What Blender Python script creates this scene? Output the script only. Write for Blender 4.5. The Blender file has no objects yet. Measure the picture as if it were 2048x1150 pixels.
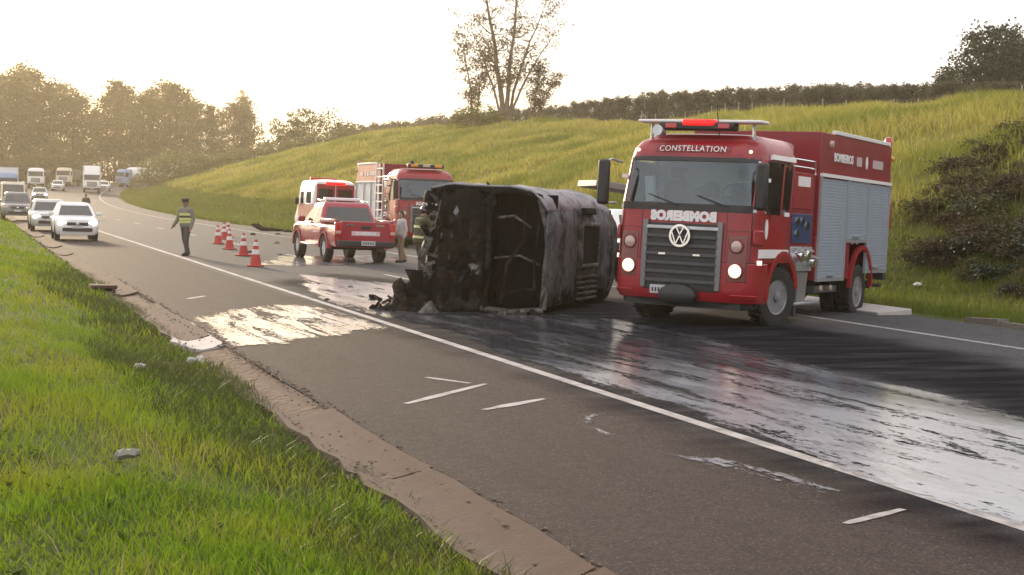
import bpy, bmesh, math, random
import numpy as np
from mathutils import Vector, Matrix, Euler
R = math.radians
rng = np.random.default_rng(11)
random.seed(11)
sc = bpy.context.scene
col = sc.collection

# ------------------------------------------------------------------ camera
FPX, CAMH, YH, ROLL = 3000.0, 2.0, 388.0, 0.6      # focal length in photo pixels, eye height, horizon row, roll
PITCH = math.atan((575 - YH) / FPX)
cd = bpy.data.cameras.new('camera')
cam = bpy.data.objects.new('camera', cd)
col.objects.link(cam)
cd.sensor_width = 36.0
cd.lens = 36.0 * FPX / 2048.0
cd.clip_start, cd.clip_end = 0.1, 6000
CAMM = Euler((R(90) - PITCH, 0, 0)).to_matrix() @ Matrix.Rotation(R(ROLL), 3, 'Z')
cam.matrix_world = Matrix.Translation((0, 0, CAMH)) @ CAMM.to_4x4()
sc.camera = cam

# ------------------------------------------------------------------ sky, sun, exposure
SUN_EL, SUN_AZ = 11.0, -24.0          # low evening sun behind thin cloud, left of the road ahead
w = bpy.data.worlds.new('World')
sc.world = w
w.use_nodes = True
nt = w.node_tree
nt.nodes.clear()
sky = nt.nodes.new('ShaderNodeTexSky')
sky.sky_type = 'NISHITA'
sky.sun_disc = False
sky.sun_elevation = R(SUN_EL)
sky.sun_rotation = R(SUN_AZ)
sky.air_density, sky.dust_density, sky.ozone_density = 1.0, 3.0, 1.0
tc = nt.nodes.new('ShaderNodeTexCoord')
nz = nt.nodes.new('ShaderNodeTexNoise')
nz.inputs['Scale'].default_value = 2.2
nz.inputs['Detail'].default_value = 5
mp = nt.nodes.new('ShaderNodeMapping')
mp.inputs['Scale'].default_value = (1, 1, 4)
rmp = nt.nodes.new('ShaderNodeMapRange')
rmp.inputs[1].default_value, rmp.inputs[2].default_value = 0.35, 0.7
rmp.inputs[3].default_value, rmp.inputs[4].default_value = 0.50, 0.82
mx = nt.nodes.new('ShaderNodeMix')
mx.data_type = 'RGBA'
mx.inputs[7].default_value = (14.3, 13.8, 14.0, 1)       # thin even evening overcast
bg = nt.nodes.new('ShaderNodeBackground')
bg.inputs['Strength'].default_value = 0.075
out = nt.nodes.new('ShaderNodeOutputWorld')
L = nt.links.new
L(tc.outputs['Generated'], mp.inputs[0])
L(mp.outputs[0], nz.inputs[0])
L(nz.outputs[0], rmp.inputs[0])
L(rmp.outputs[0], mx.inputs[0])
L(sky.outputs[0], mx.inputs[6])
L(mx.outputs[2], bg.inputs[0])
L(bg.outputs[0], out.inputs[0])
sd = bpy.data.lights.new('sun', 'SUN')
sd.energy = 2.6
sd.angle = R(6)
sd.color = (1.0, 0.80, 0.55)
sun = bpy.data.objects.new('sun', sd)
col.objects.link(sun)
sdir = Vector((math.sin(R(SUN_AZ)) * math.cos(R(SUN_EL)), math.cos(R(SUN_AZ)) * math.cos(R(SUN_EL)), math.sin(R(SUN_EL))))
sun.rotation_euler = sdir.to_track_quat('Z', 'Y').to_euler()
sun.location = (-60, 100, 60)
vs = sc.view_settings
vs.view_transform, vs.look, vs.exposure, vs.gamma = 'Standard', 'None', 0.88, 1.0
sc.cycles.use_denoising = True
sc.cycles.max_bounces = 8
sc.cycles.transparent_max_bounces = 24
sc.cycles.sample_clamp_indirect = 6

# ------------------------------------------------------------------ places: pixel -> ray -> ground; road frame (n across, s along)
RA, BANK, N0 = R(20.0), math.tan(R(1.0)), 5.9
DV = np.array([-math.sin(RA), math.cos(RA)])
NV = np.array([math.cos(RA), math.sin(RA)])
NL, NC, NR = 6.05, 9.95, 14.25            # left edge line, centre line, right edge line
GUT0, GUT1, PAV1 = 2.45, 3.05, 16.6       # gutter, right end of the asphalt

def ray(u, v):
    x, y = (u - 1024) / FPX, -(v - 575) / FPX
    d = CAMM @ Vector((x, y, -1))
    return np.array(d)

def hit(u, v):                             # on the road plane -> (n, s)
    r = ray(u, v)
    nr = NV @ r[:2]
    k = (BANK * N0 - CAMH) / (r[2] + BANK * nr)
    P = k * r[:2]
    return float(NV @ P), float(DV @ P)

def off(s):
    s = np.asarray(s, float)
    return np.maximum(0, s - 150) ** 2 / 1300 + np.maximum(0, s - 245) ** 2 / 300

def zr(s):
    s = np.asarray(s, float)
    t = np.clip((s - 110) / 220, 0, 1)
    return 3.2 * t * t * (3 - 2 * t)

def road_z(n, s):                          # n measured from the bent road axis frame
    return zr(s) - BANK * (np.asarray(n, float) - N0)

def wob(x, y):
    return (np.sin(x * .71 + 1.3) * np.sin(y * .53 + .4) + .5 * np.sin(x * 1.9 + y * 1.3) + .35 * np.sin(3.7 * x - 2.9 * y + 2)) / 1.85

def sstep(t):
    t = np.clip(t, 0, 1)
    return t * t * (3 - 2 * t)

SC_T = np.array([-60, 20, 70, 115, 160, 200, 245, 285, 330, 420, 900.])
ZC_T = np.array([6.2, 6.2, 6.7, 7.7, 9.2, 9.8, 8.8, 6.2, 4.4, 3.6, 3.5])

def terrain(n, s):
    n = np.asarray(n, float)
    s = np.asarray(s, float)
    base = zr(s)
    zl = base + 0.02 + .36 * sstep((GUT0 - n) / 2.2) + .05 * wob(n * 1.1, s * .9) * sstep((GUT0 - n) / 1.5) - .012 * np.clip(-n - 4, 0, 60)
    zm = road_z(n, s) - .10
    m = n - PAV1
    zb = road_z(PAV1, s) - .03 + .05 * sstep(m / 2)
    zc = np.interp(s, SC_T, ZC_T)
    q = np.clip((m - 2.2) / (50 - PAV1 - 2.2), 0, 1)
    p = np.interp(s, [30, 50, 95, 220], [2.6, 2.2, 1.25, 1.1])
    g = 1 - (1 - q) ** p
    g = g * sstep(q / .06 + .0)
    zrr = zb + (zc - zb) * g + .22 * wob(n * .45, s * .35) * sstep(m / 8)
    zrr = zrr - .035 * np.clip(n - 52, 0, 70)
    z = np.where(n < GUT0, zl, np.where(n > PAV1, zrr, zm))
    return z

def W(n, s, z=0.0, bend=True):             # road frame -> world
    nn = n + (float(off(s)) if bend else 0)
    p = nn * NV + s * DV
    return Vector((p[0], p[1], z))

def ground_at(u, v, lo=4, hi=900):         # march a photo ray to the ground, any side of the road -> (n, s)
    r = ray(u, v)
    t = np.geomspace(lo, hi, 4000)
    P = r[None, :2] * t[:, None]
    z = CAMH + r[2] * t
    s = P @ DV
    n = P @ NV - off(s)
    h = np.where((n >= GUT0) & (n <= PAV1), road_z(n, s), terrain(n, s))
    below = np.nonzero(z < h)[0]
    i = below[0] if len(below) else len(t) - 1
    return float(n[i]), float(s[i])

def ns_world(x, y):
    s = x * DV[0] + y * DV[1]
    return x * NV[0] + y * NV[1] - float(off(s)), s

# ------------------------------------------------------------------ materials
MATS = {}

def lin(c):
    return tuple(x / 12.92 if x <= .04045 else ((x + .055) / 1.055) ** 2.4 for x in c)

def newmat(name):
    m = bpy.data.materials.new(name)
    m.use_nodes = True
    m.node_tree.nodes.clear()
    return m, m.node_tree.nodes, m.node_tree.links.new

def mat(name, c, rough=.5, metal=0.0, var=.12, scale=6.0, bump=0.0, bscale=40.0, emit=0.0, ecol=None, coat=0.0, dirt=0.0, dirtcol=(.09, .075, .06), spec=.5):
    if name in MATS:
        return MATS[name]
    m, N, K = newmat(name)
    o = N.new('ShaderNodeOutputMaterial')
    b = N.new('ShaderNodeBsdfPrincipled')
    K(b.outputs[0], o.inputs[0])
    t = N.new('ShaderNodeTexCoord')
    n1 = N.new('ShaderNodeTexNoise')
    n1.inputs['Scale'].default_value = scale
    n1.inputs['Detail'].default_value = 6
    K(t.outputs['Object'], n1.inputs['Vector'])
    mxx = N.new('ShaderNodeMix')
    mxx.data_type = 'RGBA'
    mxx.inputs[6].default_value = (*[x * (1 - var) for x in c], 1)
    mxx.inputs[7].default_value = (*[min(1, x * (1 + var)) for x in c], 1)
    K(n1.outputs[0], mxx.inputs[0])
    last = mxx.outputs[2]
    b.inputs['Roughness'].default_value = rough
    if dirt > 0:
        n2 = N.new('ShaderNodeTexNoise')
        n2.inputs['Scale'].default_value = scale * .45
        n2.inputs['Detail'].default_value = 8
        n2.inputs['Roughness'].default_value = .7
        K(t.outputs['Object'], n2.inputs['Vector'])
        mr = N.new('ShaderNodeMapRange')
        mr.inputs[1].default_value, mr.inputs[2].default_value = .45, .75
        mr.inputs[3].default_value, mr.inputs[4].default_value = 0, dirt
        K(n2.outputs[0], mr.inputs[0])
        m2 = N.new('ShaderNodeMix')
        m2.data_type = 'RGBA'
        K(mr.outputs[0], m2.inputs[0])
        K(last, m2.inputs[6])
        m2.inputs[7].default_value = (*dirtcol, 1)
        last = m2.outputs[2]
        mr2 = N.new('ShaderNodeMapRange')
        mr2.inputs[1].default_value, mr2.inputs[2].default_value = .3, .8
        mr2.inputs[3].default_value, mr2.inputs[4].default_value = rough, min(1, rough + .35)
        K(n2.outputs[0], mr2.inputs[0])
        K(mr2.outputs[0], b.inputs['Roughness'])
    K(last, b.inputs['Base Color'])
    b.inputs['Metallic'].default_value = metal
    b.inputs['Coat Weight'].default_value = coat
    b.inputs['Coat Roughness'].default_value = .08
    b.inputs['Specular IOR Level'].default_value = spec
    if bump:
        n3 = N.new('ShaderNodeTexNoise')
        n3.inputs['Scale'].default_value = bscale
        n3.inputs['Detail'].default_value = 5
        K(t.outputs['Object'], n3.inputs['Vector'])
        bp = N.new('ShaderNodeBump')
        bp.inputs['Strength'].default_value = bump
        bp.inputs['Distance'].default_value = .05
        K(n3.outputs[0], bp.inputs['Height'])
        K(bp.outputs[0], b.inputs['Normal'])
    if emit:
        b.inputs['Emission Color'].default_value = (*(ecol or c), 1)
        b.inputs['Emission Strength'].default_value = emit
    MATS[name] = m
    return m

def leafmat(name, c1, c2, trans=.35, rough=.55, patch=None, pscale=.25):
    if name in MATS:
        return MATS[name]
    m, N, K = newmat(name)
    o = N.new('ShaderNodeOutputMaterial')
    g = N.new('ShaderNodeNewGeometry')
    mxx = N.new('ShaderNodeMix')
    mxx.data_type = 'RGBA'
    mxx.inputs[6].default_value = (*c1, 1)
    mxx.inputs[7].default_value = (*c2, 1)
    K(g.outputs['Random Per Island'], mxx.inputs[0])
    last = mxx.outputs[2]
    if patch:
        t = N.new('ShaderNodeTexCoord')
        n1 = N.new('ShaderNodeTexNoise')
        n1.inputs['Scale'].default_value = pscale
        n1.inputs['Detail'].default_value = 4
        K(t.outputs['Object'], n1.inputs['Vector'])
        mr = N.new('ShaderNodeMapRange')
        mr.inputs[1].default_value, mr.inputs[2].default_value = .42, .66
        K(n1.outputs[0], mr.inputs[0])
        m2 = N.new('ShaderNodeMix')
        m2.data_type = 'RGBA'
        K(mr.outputs[0], m2.inputs[0])
        K(last, m2.inputs[6])
        m2.inputs[7].default_value = (*patch, 1)
        last = m2.outputs[2]
    b = N.new('ShaderNodeBsdfPrincipled')
    b.inputs['Roughness'].default_value = rough
    b.inputs['Specular IOR Level'].default_value = .3
    tr = N.new('ShaderNodeBsdfTranslucent')
    K(last, b.inputs['Base Color'])
    K(last, tr.inputs['Color'])
    ms = N.new('ShaderNodeMixShader')
    ms.inputs[0].default_value = trans
    K(b.outputs[0], ms.inputs[1])
    K(tr.outputs[0], ms.inputs[2])
    K(ms.outputs[0], o.inputs[0])
    MATS[name] = m
    return m

def glassmat(name, tint=(.3, .36, .36), alpha=.5, rough=.03, added_sheen=0.0):
    if name in MATS:
        return MATS[name]
    m, N, K = newmat(name)
    o = N.new('ShaderNodeOutputMaterial')
    b = N.new('ShaderNodeBsdfPrincipled')
    b.inputs['Base Color'].default_value = (.012, .015, .016, 1)
    b.inputs['Roughness'].default_value = rough
    b.inputs['IOR'].default_value = 1.52
    b.inputs['Specular IOR Level'].default_value = 1.0
    tr = N.new('ShaderNodeBsdfTransparent')
    tr.inputs[0].default_value = (*tint, 1)
    ms = N.new('ShaderNodeMixShader')
    ms.inputs[0].default_value = alpha
    K(b.outputs[0], ms.inputs[1])
    K(tr.outputs[0], ms.inputs[2])
    last = ms.outputs[0]
    if added_sheen:                                     # extra sky reflection mixed in to brighten the windscreen
        gl = N.new('ShaderNodeBsdfGlossy')
        gl.inputs['Color'].default_value = (.62, .70, .76, 1)
        gl.inputs['Roughness'].default_value = .04
        m2 = N.new('ShaderNodeMixShader')
        m2.inputs[0].default_value = added_sheen
        K(last, m2.inputs[1])
        K(gl.outputs[0], m2.inputs[2])
        last = m2.outputs[0]
    K(last, o.inputs[0])
    MATS[name] = m
    return m

RED = mat('fire_red_paint', (.31, .004, .013), .30, 0, .14, 2.2, coat=.4, dirt=.6, dirtcol=(.15, .03, .026))
RED2 = mat('red_panel_paint', (.22, .004, .012), .4, 0, .12, 3, coat=.2, dirt=.35, dirtcol=(.09, .03, .026))
BLACK = mat('black_plastic', (.018, .018, .02), .5, 0, .25, 9)
RUBBER = mat('tyre_rubber', (.017, .016, .016), .85, 0, .3, 20, dirt=.4, dirtcol=(.05, .045, .04))
STEEL = mat('brushed_steel', (.52, .53, .55), .38, .85, .12, 12, dirt=.2)
ALU = mat('aluminium_slat', (.30, .345, .405), .5, .25, .1, 5, dirt=.15, dirtcol=(.2, .2, .2))
CHROME = mat('chrome', (.75, .75, .76), .12, 1.0, .05, 5)
WHITE = mat('white_paint', (.72, .71, .70), .4, 0, .06, 4, dirt=.2, dirtcol=(.35, .3, .26))
LETTER = mat('white_lettering', (.78, .74, .73), .5, 0, .05, 8)
GREYD = mat('dark_grey_metal', (.07, .07, .075), .55, .3, .2, 9)
GLASS = glassmat('window_glass', (.86, .92, .92), .80, .03, .07)
DGLASS = glassmat('dark_window_glass', (.22, .25, .25), .5)
LAMP_OFF = mat('lamp_lens', (.50, .36, .32), .15, 0, .1, 20, coat=.8)
LAMP_ON = mat('lit_headlamp', (.95, .88, .78), .2, 0, .05, 20, emit=.8, ecol=(1, .70, .50))
HEAD_ON = mat('bright_headlamp', (.95, .92, .88), .2, 0, .05, 20, emit=9.0, ecol=(1, .90, .80))
RED_ON = mat('lit_red_beacon', (.6, .008, .008), .3, 0, .05, 20, emit=.8, ecol=(1, .012, .012))
REDLENS = mat('red_lens', (.45, .01, .015), .15, 0, .1, 20, coat=.8)
AMBER = mat('amber_lens', (.7, .25, .03), .2, 0, .1, 20, coat=.6)
SEATM = mat('seat_fabric', (.035, .036, .04), .9, 0, .3, 14)
LINING = mat('cab_lining', (.62, .66, .68), .8, 0, .1, 6)
BLUEP = mat('blue_panel', (.03, .055, .13), .4, 0, .2, 6)
CGLASS = glassmat('car_glass', (.1, .1, .1), .06)
RIM = mat('dull_rim', (.26, .26, .27), .5, .4, .2, 9, dirt=.6, dirtcol=(.04, .036, .032))
PLATE = mat('plate_grey', (.45, .45, .46), .5, 0, .1, 20)

# ------------------------------------------------------------------ mesh builder
def rotm(rx=0, ry=0, rz=0):
    return Euler((R(rx), R(ry), R(rz))).to_matrix()

class MB:
    def __init__(self):
        self.v, self.f = [], []

    def add(self, vs, fs):
        k = len(self.v)
        self.v += [tuple(p) for p in vs]
        self.f += [tuple(i + k for i in q) for q in fs]
        return self

    def box(self, c, s, rot=None):
        c = Vector(c)
        vs = []
        for dz in (-1, 1):
            for dx, dy in ((-1, -1), (1, -1), (1, 1), (-1, 1)):
                p = Vector((dx * s[0] / 2, dy * s[1] / 2, dz * s[2] / 2))
                if rot is not None:
                    p = rot @ p
                vs.append(c + p)
        return self.add(vs, [(3, 2, 1, 0), (4, 5, 6, 7), (0, 1, 5, 4), (1, 2, 6, 5), (2, 3, 7, 6), (3, 0, 4, 7)])

    def span(self, a, b, t, h=None):          # a bar of rectangular section from a to b
        a, b = Vector(a), Vector(b)
        d = b - a
        q = d.to_track_quat('Z', 'Y').to_matrix()
        return self.box((a + b) / 2, (t, h or t, d.length), q)

    def cyl(self, a, b, r0, r1=None, n=14, cap=True):
        a, b = Vector(a), Vector(b)
        r1 = r0 if r1 is None else r1
        q = (b - a).to_track_quat('Z', 'Y').to_matrix()
        vs = []
        for P, r in ((a, r0), (b, r1)):
            for i in range(n):
                t = 2 * math.pi * i / n
                vs.append(P + q @ Vector((r * math.cos(t), r * math.sin(t), 0)))
        fs = [(i, (i + 1) % n, n + (i + 1) % n, n + i) for i in range(n)]
        if cap:
            fs += [tuple(range(n - 1, -1, -1)), tuple(range(n, 2 * n))]
        return self.add(vs, fs)

    def tube(self, pts, r, n=8):
        pts = [Vector(p) for p in pts]
        rs = r if isinstance(r, (list, tuple)) else [r] * len(pts)
        rings = []
        for i, p in enumerate(pts):
            d = (pts[min(i + 1, len(pts) - 1)] - pts[max(i - 1, 0)])
            if d.length < 1e-6:
                d = Vector((0, 0, 1))
            q = d.to_track_quat('Z', 'Y').to_matrix()
            rings.append([p + q @ Vector((rs[i] * math.cos(2 * math.pi * k / n), rs[i] * math.sin(2 * math.pi * k / n), 0)) for k in range(n)])
        return self.loft(rings)

    def loft(self, rings, cap=True, closed=True):
        n = len(rings[0])
        vs = [p for rr in rings for p in rr]
        fs = []
        for i in range(len(rings) - 1):
            for k in range(n if closed else n - 1):
                a, b = i * n + k, i * n + (k + 1) % n
                fs.append((a, b, b + n, a + n))
        if cap and closed:
            fs += [tuple(range(n - 1, -1, -1)), tuple(range((len(rings) - 1) * n, len(rings) * n))]
        return self.add(vs, fs)

    def lathe(self, prof, c, axis='x', n=28):  # prof: (radius, offset along the axis)
        rings = []
        for r, o in prof:
            ring = []
            for k in range(n):
                t = 2 * math.pi * k / n
                a, b = r * math.cos(t), r * math.sin(t)
                p = (o, a, b) if axis == 'x' else ((a, o, b) if axis == 'y' else (a, b, o))
                ring.append(Vector(c) + Vector(p))
            rings.append(ring)
        return self.loft(rings)

    def prism(self, poly, axis, a, b):         # polygon extruded along an axis
        def P(q, t):
            return (t, q[0], q[1]) if axis == 'x' else ((q[0], t, q[1]) if axis == 'y' else (q[0], q[1], t))
        return self.loft([[P(q, a) for q in poly], [P(q, b) for q in poly]])

    def shell(self, fn, t0, t1, z0, z1, nu=10, nv=6, o=.01, th=.03, slant=None):
        """a slab lying on a curved surface fn(t, z), o outside it and th thick; slant(t) lifts the lower edge"""
        def pt(t, z, d):
            e = .01
            a = (Vector(fn(t + e, z)) - Vector(fn(t - e, z)))
            b = (Vector(fn(t, z + e)) - Vector(fn(t, z - e)))
            nrm = a.cross(b)
            nrm.normalize()
            return Vector(fn(t, z)) - nrm * d
        top, bot = [], []
        for j in range(nv + 1):
            for i in range(nu + 1):
                t = t0 + (t1 - t0) * i / nu
                zl = z0 + (slant(t) if slant else 0)
                z = zl + (z1 - zl) * j / nv
                top.append(pt(t, z, o))
                bot.append(pt(t, z, o - th))
        k = len(top)
        fs = []
        Wd = nu + 1
        for j in range(nv):
            for i in range(nu):
                a = j * Wd + i
                fs.append((a, a + Wd, a + Wd + 1, a + 1))
                fs.append((k + a, k + a + 1, k + a + Wd + 1, k + a + Wd))
        rim = [i for i in range(Wd)] + [j * Wd + nu for j in range(1, nv + 1)] + [nv * Wd + i for i in range(nu - 1, -1, -1)] + [j * Wd for j in range(nv - 1, 0, -1)]
        for i in range(len(rim)):
            a, b = rim[i], rim[(i + 1) % len(rim)]
            fs.append((a, b, k + b, k + a))
        return self.add(top + bot, fs)

    def mesh(self, name, smooth=35):
        me = bpy.data.meshes.new(name)
        me.from_pydata(self.v, [], self.f)
        bm = bmesh.new()
        bm.from_mesh(me)
        bmesh.ops.recalc_face_normals(bm, faces=bm.faces)
        bm.to_mesh(me)
        bm.free()
        if smooth:
            me.polygons.foreach_set('use_smooth', [True] * len(me.polygons))
            me.set_sharp_from_angle(angle=R(smooth))
        return me

    def build(self, name, m, parent=None, smooth=35, bevel=0, loc=None):
        return put(name, self.mesh(name, smooth), m, parent, bevel, loc)

def put(name, me, m, parent=None, bevel=0, loc=None):
    if not me.materials:
        me.materials.append(m)
    o = bpy.data.objects.new(name, me)
    col.objects.link(o)
    if parent:
        o.parent = parent
    if loc is not None:
        o.location = loc
    if bevel:
        bv = o.modifiers.new('bevel', 'BEVEL')
        bv.width, bv.segments, bv.limit_method, bv.angle_limit = bevel, 2, 'ANGLE', R(40)
    return o

def tag(o, label=None, cat=None, group=None, kind=None):
    if label: o['label'] = label
    if cat: o['category'] = cat
    if group: o['group'] = group
    if kind: o['kind'] = kind
    return o

def thing(name, label, cat, loc=(0, 0, 0), rz=0.0, group=None, tilt=True, extra_roll=0.0):
    o = bpy.data.objects.new(name, None)
    o.empty_display_size = .2
    col.objects.link(o)
    o.location = loc
    if tilt:                                    # lean with the banked road
        b = math.atan(BANK) + R(extra_roll)
        ax = Vector((-math.sin(RA + math.pi / 2) * 0 + DV[0], DV[1], 0))
        o.rotation_euler = (Matrix.Rotation(b, 3, ax) @ Matrix.Rotation(rz, 3, 'Z')).to_euler()
    else:
        o.rotation_euler = (0, 0, rz)
    return tag(o, label, cat, group)

def copy_tree(o, parent=None):
    c = o.copy()
    col.objects.link(c)
    c.parent = parent
    for ch in [x for x in bpy.data.objects if x.parent == o]:
        copy_tree(ch, c)
    return c

def text_mesh(s, size, ext=.006, fat=.0, mirror=False, space=1.0):
    cu = bpy.data.curves.new('lettering', 'FONT')
    cu.body, cu.size, cu.extrude, cu.offset = s, size, ext, fat
    cu.align_x, cu.align_y = 'CENTER', 'CENTER'
    cu.space_character = space
    cu.resolution_u = 3
    o = bpy.data.objects.new('lettering', cu)
    col.objects.link(o)
    bpy.context.view_layer.update()
    me = bpy.data.meshes.new_from_object(o.evaluated_get(bpy.context.evaluated_depsgraph_get()))
    bpy.data.objects.remove(o)
    bpy.data.curves.remove(cu)
    if mirror:
        me.transform(Matrix.Diagonal((-1, 1, 1, 1)))
        me.flip_normals()
    me.materials.clear()
    return me

def lettering(parent, s, size, loc, rot, m=None, fat=0.0, mirror=False, space=1.0, name='lettering', bend=None):
    me = text_mesh(s, size, .005, fat, mirror, space)
    if bend:                                    # bend backwards with a bulging panel
        for v in me.vertices:
            v.co.z -= bend * v.co.x ** 2
    o = put(name, me, m or LETTER, parent)
    o.location = loc
    o.rotation_euler = rot
    return o

FRONT = (R(90), 0, R(180))                      # text facing +Y
LEFT = (R(90), 0, R(-90))                       # text facing -X
RIGHT = (R(90), 0, R(90))                       # text facing +X
BACK = (R(90), 0, 0)                            # text facing -Y

def fast_mesh(name, V, quads=None, tris=None):
    me = bpy.data.meshes.new(name)
    V = np.asarray(V, np.float32)
    nq = 0 if quads is None else len(quads)
    ntr = 0 if tris is None else len(tris)
    me.vertices.add(len(V))
    me.vertices.foreach_set('co', V.ravel())
    loops = []
    if nq: loops.append(np.asarray(quads, np.int32).ravel())
    if ntr: loops.append(np.asarray(tris, np.int32).ravel())
    lp = np.concatenate(loops)
    me.loops.add(len(lp))
    me.loops.foreach_set('vertex_index', lp)
    me.polygons.add(nq + ntr)
    st = np.concatenate([np.arange(nq) * 4, nq * 4 + np.arange(ntr) * 3]).astype(np.int32)
    me.polygons.foreach_set('loop_start', st)
    me.polygons.foreach_set('loop_total', np.concatenate([np.full(nq, 4), np.full(ntr, 3)]).astype(np.int32))
    me.update(calc_edges=True)
    return me

def blades(name, P, h, wd, lean=.45):
    """grass blades: a quad and a triangle each, bent over"""
    N = len(P)
    a = rng.uniform(0, 2 * math.pi, N)
    ax = np.stack([np.cos(a), np.sin(a), np.zeros(N)], 1)
    b = rng.uniform(0, 2 * math.pi, N)
    ld = np.stack([np.cos(b), np.sin(b), np.zeros(N)], 1)
    ln = (lean * h * rng.uniform(.2, 1.3, N))[:, None]
    up = np.array([0, 0, 1.0])
    h = h[:, None]
    wd = wd[:, None]
    V = np.stack([P - ax * wd / 2, P + ax * wd / 2,
                  P + up * h * .6 + ld * ln * .35 + ax * wd * .38, P + up * h * .6 + ld * ln * .35 - ax * wd * .38,
                  P + up * h + ld * ln], 1).reshape(-1, 3)
    i = np.arange(N)[:, None] * 5
    return fast_mesh(name, V, i + np.array([[0, 1, 2, 3]]), i + np.array([[3, 2, 4]]))

def leafcloud(P, size, flat=.0):
    N = len(P)
    q = rng.normal(size=(N, 3))
    q[:, 2] += flat * np.sign(q[:, 2])
    q /= np.linalg.norm(q, axis=1)[:, None]
    t = np.cross(q, rng.normal(size=(N, 3)))
    t /= np.linalg.norm(t, axis=1)[:, None]
    b = np.cross(q, t)
    sz = (size * rng.uniform(.6, 1.4, N))[:, None]
    V = np.stack([P - t * sz * .5, P + b * sz * .28, P + t * sz * .5, P - b * sz * .28], 1).reshape(-1, 3)
    return V, np.arange(N * 4).reshape(-1, 4)
# ================================================================== the setting
def frame(o):                                   # objects built in the road frame are turned as a whole
    o.rotation_euler = (0, 0, RA)
    return o

def grid_mesh(name, ns, ss, zf, bend=True):
    n, s = np.meshgrid(ns, ss)
    z = zf(n, s)
    x = n + (off(s) if bend else 0)
    V = np.stack([x, s, z], -1).reshape(-1, 3)
    a, b = len(ns), len(ss)
    i = (np.arange(b - 1)[:, None] * a + np.arange(a - 1)[None, :]).ravel()
    me = fast_mesh(name, V, np.stack([i, i + 1, i + a + 1, i + a], 1))
    me.polygons.foreach_set('use_smooth', [True] * len(me.polygons))
    return me

def attr(me, name, vals):
    at = me.attributes.new(name, 'FLOAT', 'POINT')
    at.data.foreach_set('value', np.asarray(vals, np.float32))

def in_poly(n, s, poly):
    n, s = np.asarray(n), np.asarray(s)
    ins = np.zeros(n.shape, bool)
    k = len(poly)
    dist = np.full(n.shape, 1e9)
    for i in range(k):
        x0, y0 = poly[i]
        x1, y1 = poly[(i + 1) % k]
        c = ((y0 > s) != (y1 > s)) & (n < (x1 - x0) * (s - y0) / (y1 - y0 + 1e-12) + x0)
        ins ^= c
        dx, dy = x1 - x0, y1 - y0
        t = np.clip(((n - x0) * dx + (s - y0) * dy) / (dx * dx + dy * dy + 1e-12), 0, 1)
        dist = np.minimum(dist, np.hypot(n - x0 - t * dx, s - y0 - t * dy))
    return np.where(ins, dist, -dist)           # signed: positive inside

def pxpoly(pts):
    return [hit(u, v) for u, v in pts]

# ---- ground
def ground_material():
    m, N, K = newmat('grass_ground')
    o = N.new('ShaderNodeOutputMaterial')
    b = N.new('ShaderNodeBsdfPrincipled')
    b.inputs['Roughness'].default_value = .95
    b.inputs['Specular IOR Level'].default_value = .15
    K(b.outputs[0], o.inputs[0])
    t = N.new('ShaderNodeTexCoord')
    a = N.new('ShaderNodeAttribute')
    a.attribute_name = 'field'
    def noise(sc_, det, rough=.6):
        n = N.new('ShaderNodeTexNoise')
        n.inputs['Scale'].default_value, n.inputs['Detail'].default_value, n.inputs['Roughness'].default_value = sc_, det, rough
        K(t.outputs['Object'], n.inputs['Vector'])
        return n.outputs[0]
    def mix(f, c1, c2):
        x = N.new('ShaderNodeMix')
        x.data_type = 'RGBA'
        K(f, x.inputs[0])
        for i, c in ((6, c1), (7, c2)):
            if isinstance(c, tuple): x.inputs[i].default_value = (*c, 1)
            else: K(c, x.inputs[i])
        return x.outputs[2]
    def rng_(f, a0, a1, b0=0, b1=1):
        r = N.new('ShaderNodeMapRange')
        r.inputs[1].default_value, r.inputs[2].default_value, r.inputs[3].default_value, r.inputs[4].default_value = a0, a1, b0, b1
        K(f, r.inputs[0])
        return r.outputs[0]
    green = mix(noise(1.4, 8, .7), (.040, .062, .010), (.105, .130, .022))
    green = mix(rng_(noise(.5, 3), .5, .75), green, (.11, .095, .04))
    fieldc = mix(noise(.35, 9, .75), (.14, .145, .03), (.25, .225, .06))
    fieldc = mix(rng_(noise(.09, 3), .5, .72), fieldc, (.10, .12, .022))
    c = mix(a.outputs['Fac'], green, fieldc)
    so = N.new('ShaderNodeAttribute')
    so.attribute_name = 'soil'
    c = mix(so.outputs['Fac'], c, mix(noise(2.5, 8, .75), (.022, .016, .013), (.085, .060, .046)))
    K(c, b.inputs['Base Color'])
    bp = N.new('ShaderNodeBump')
    bp.inputs['Strength'].default_value = .8
    bp.inputs['Distance'].default_value = .15
    K(noise(5, 8, .7), bp.inputs['Height'])
    K(bp.outputs[0], b.inputs['Normal'])
    return m

ns_ = np.unique(np.concatenate([np.linspace(-900, -60, 22), np.linspace(-60, -8, 30), np.linspace(-8, 2.4, 36), [2.449], np.linspace(2.46, 3.3, 6), np.linspace(3.5, 16.5, 14), [16.59, 16.61], np.linspace(16.8, 24, 28), np.linspace(24.5, 62, 60), np.linspace(64, 160, 30), np.linspace(180, 1200, 20)]))
ss_ = np.unique(np.concatenate([np.linspace(-120, -5, 12), np.linspace(-4, 40, 100), np.linspace(41, 140, 110), np.linspace(142, 420, 110), np.linspace(440, 2500, 24)]))
me = grid_mesh('ground', ns_, ss_, terrain)
gn, gs = np.meshgrid(ns_, ss_)
attr(me, 'field', (sstep((gn - 21) / 5) + .0 * gs).ravel())
attr(me, 'soil', (sstep((gn - 19.5) / 1.5) * sstep((32 - gn) / 4) * sstep((33 - gs) / 5) * sstep((gs + 14) / 4) * np.clip(.65 + .6 * wob(gn * .9, gs * .8), 0, 1)).ravel())
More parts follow.
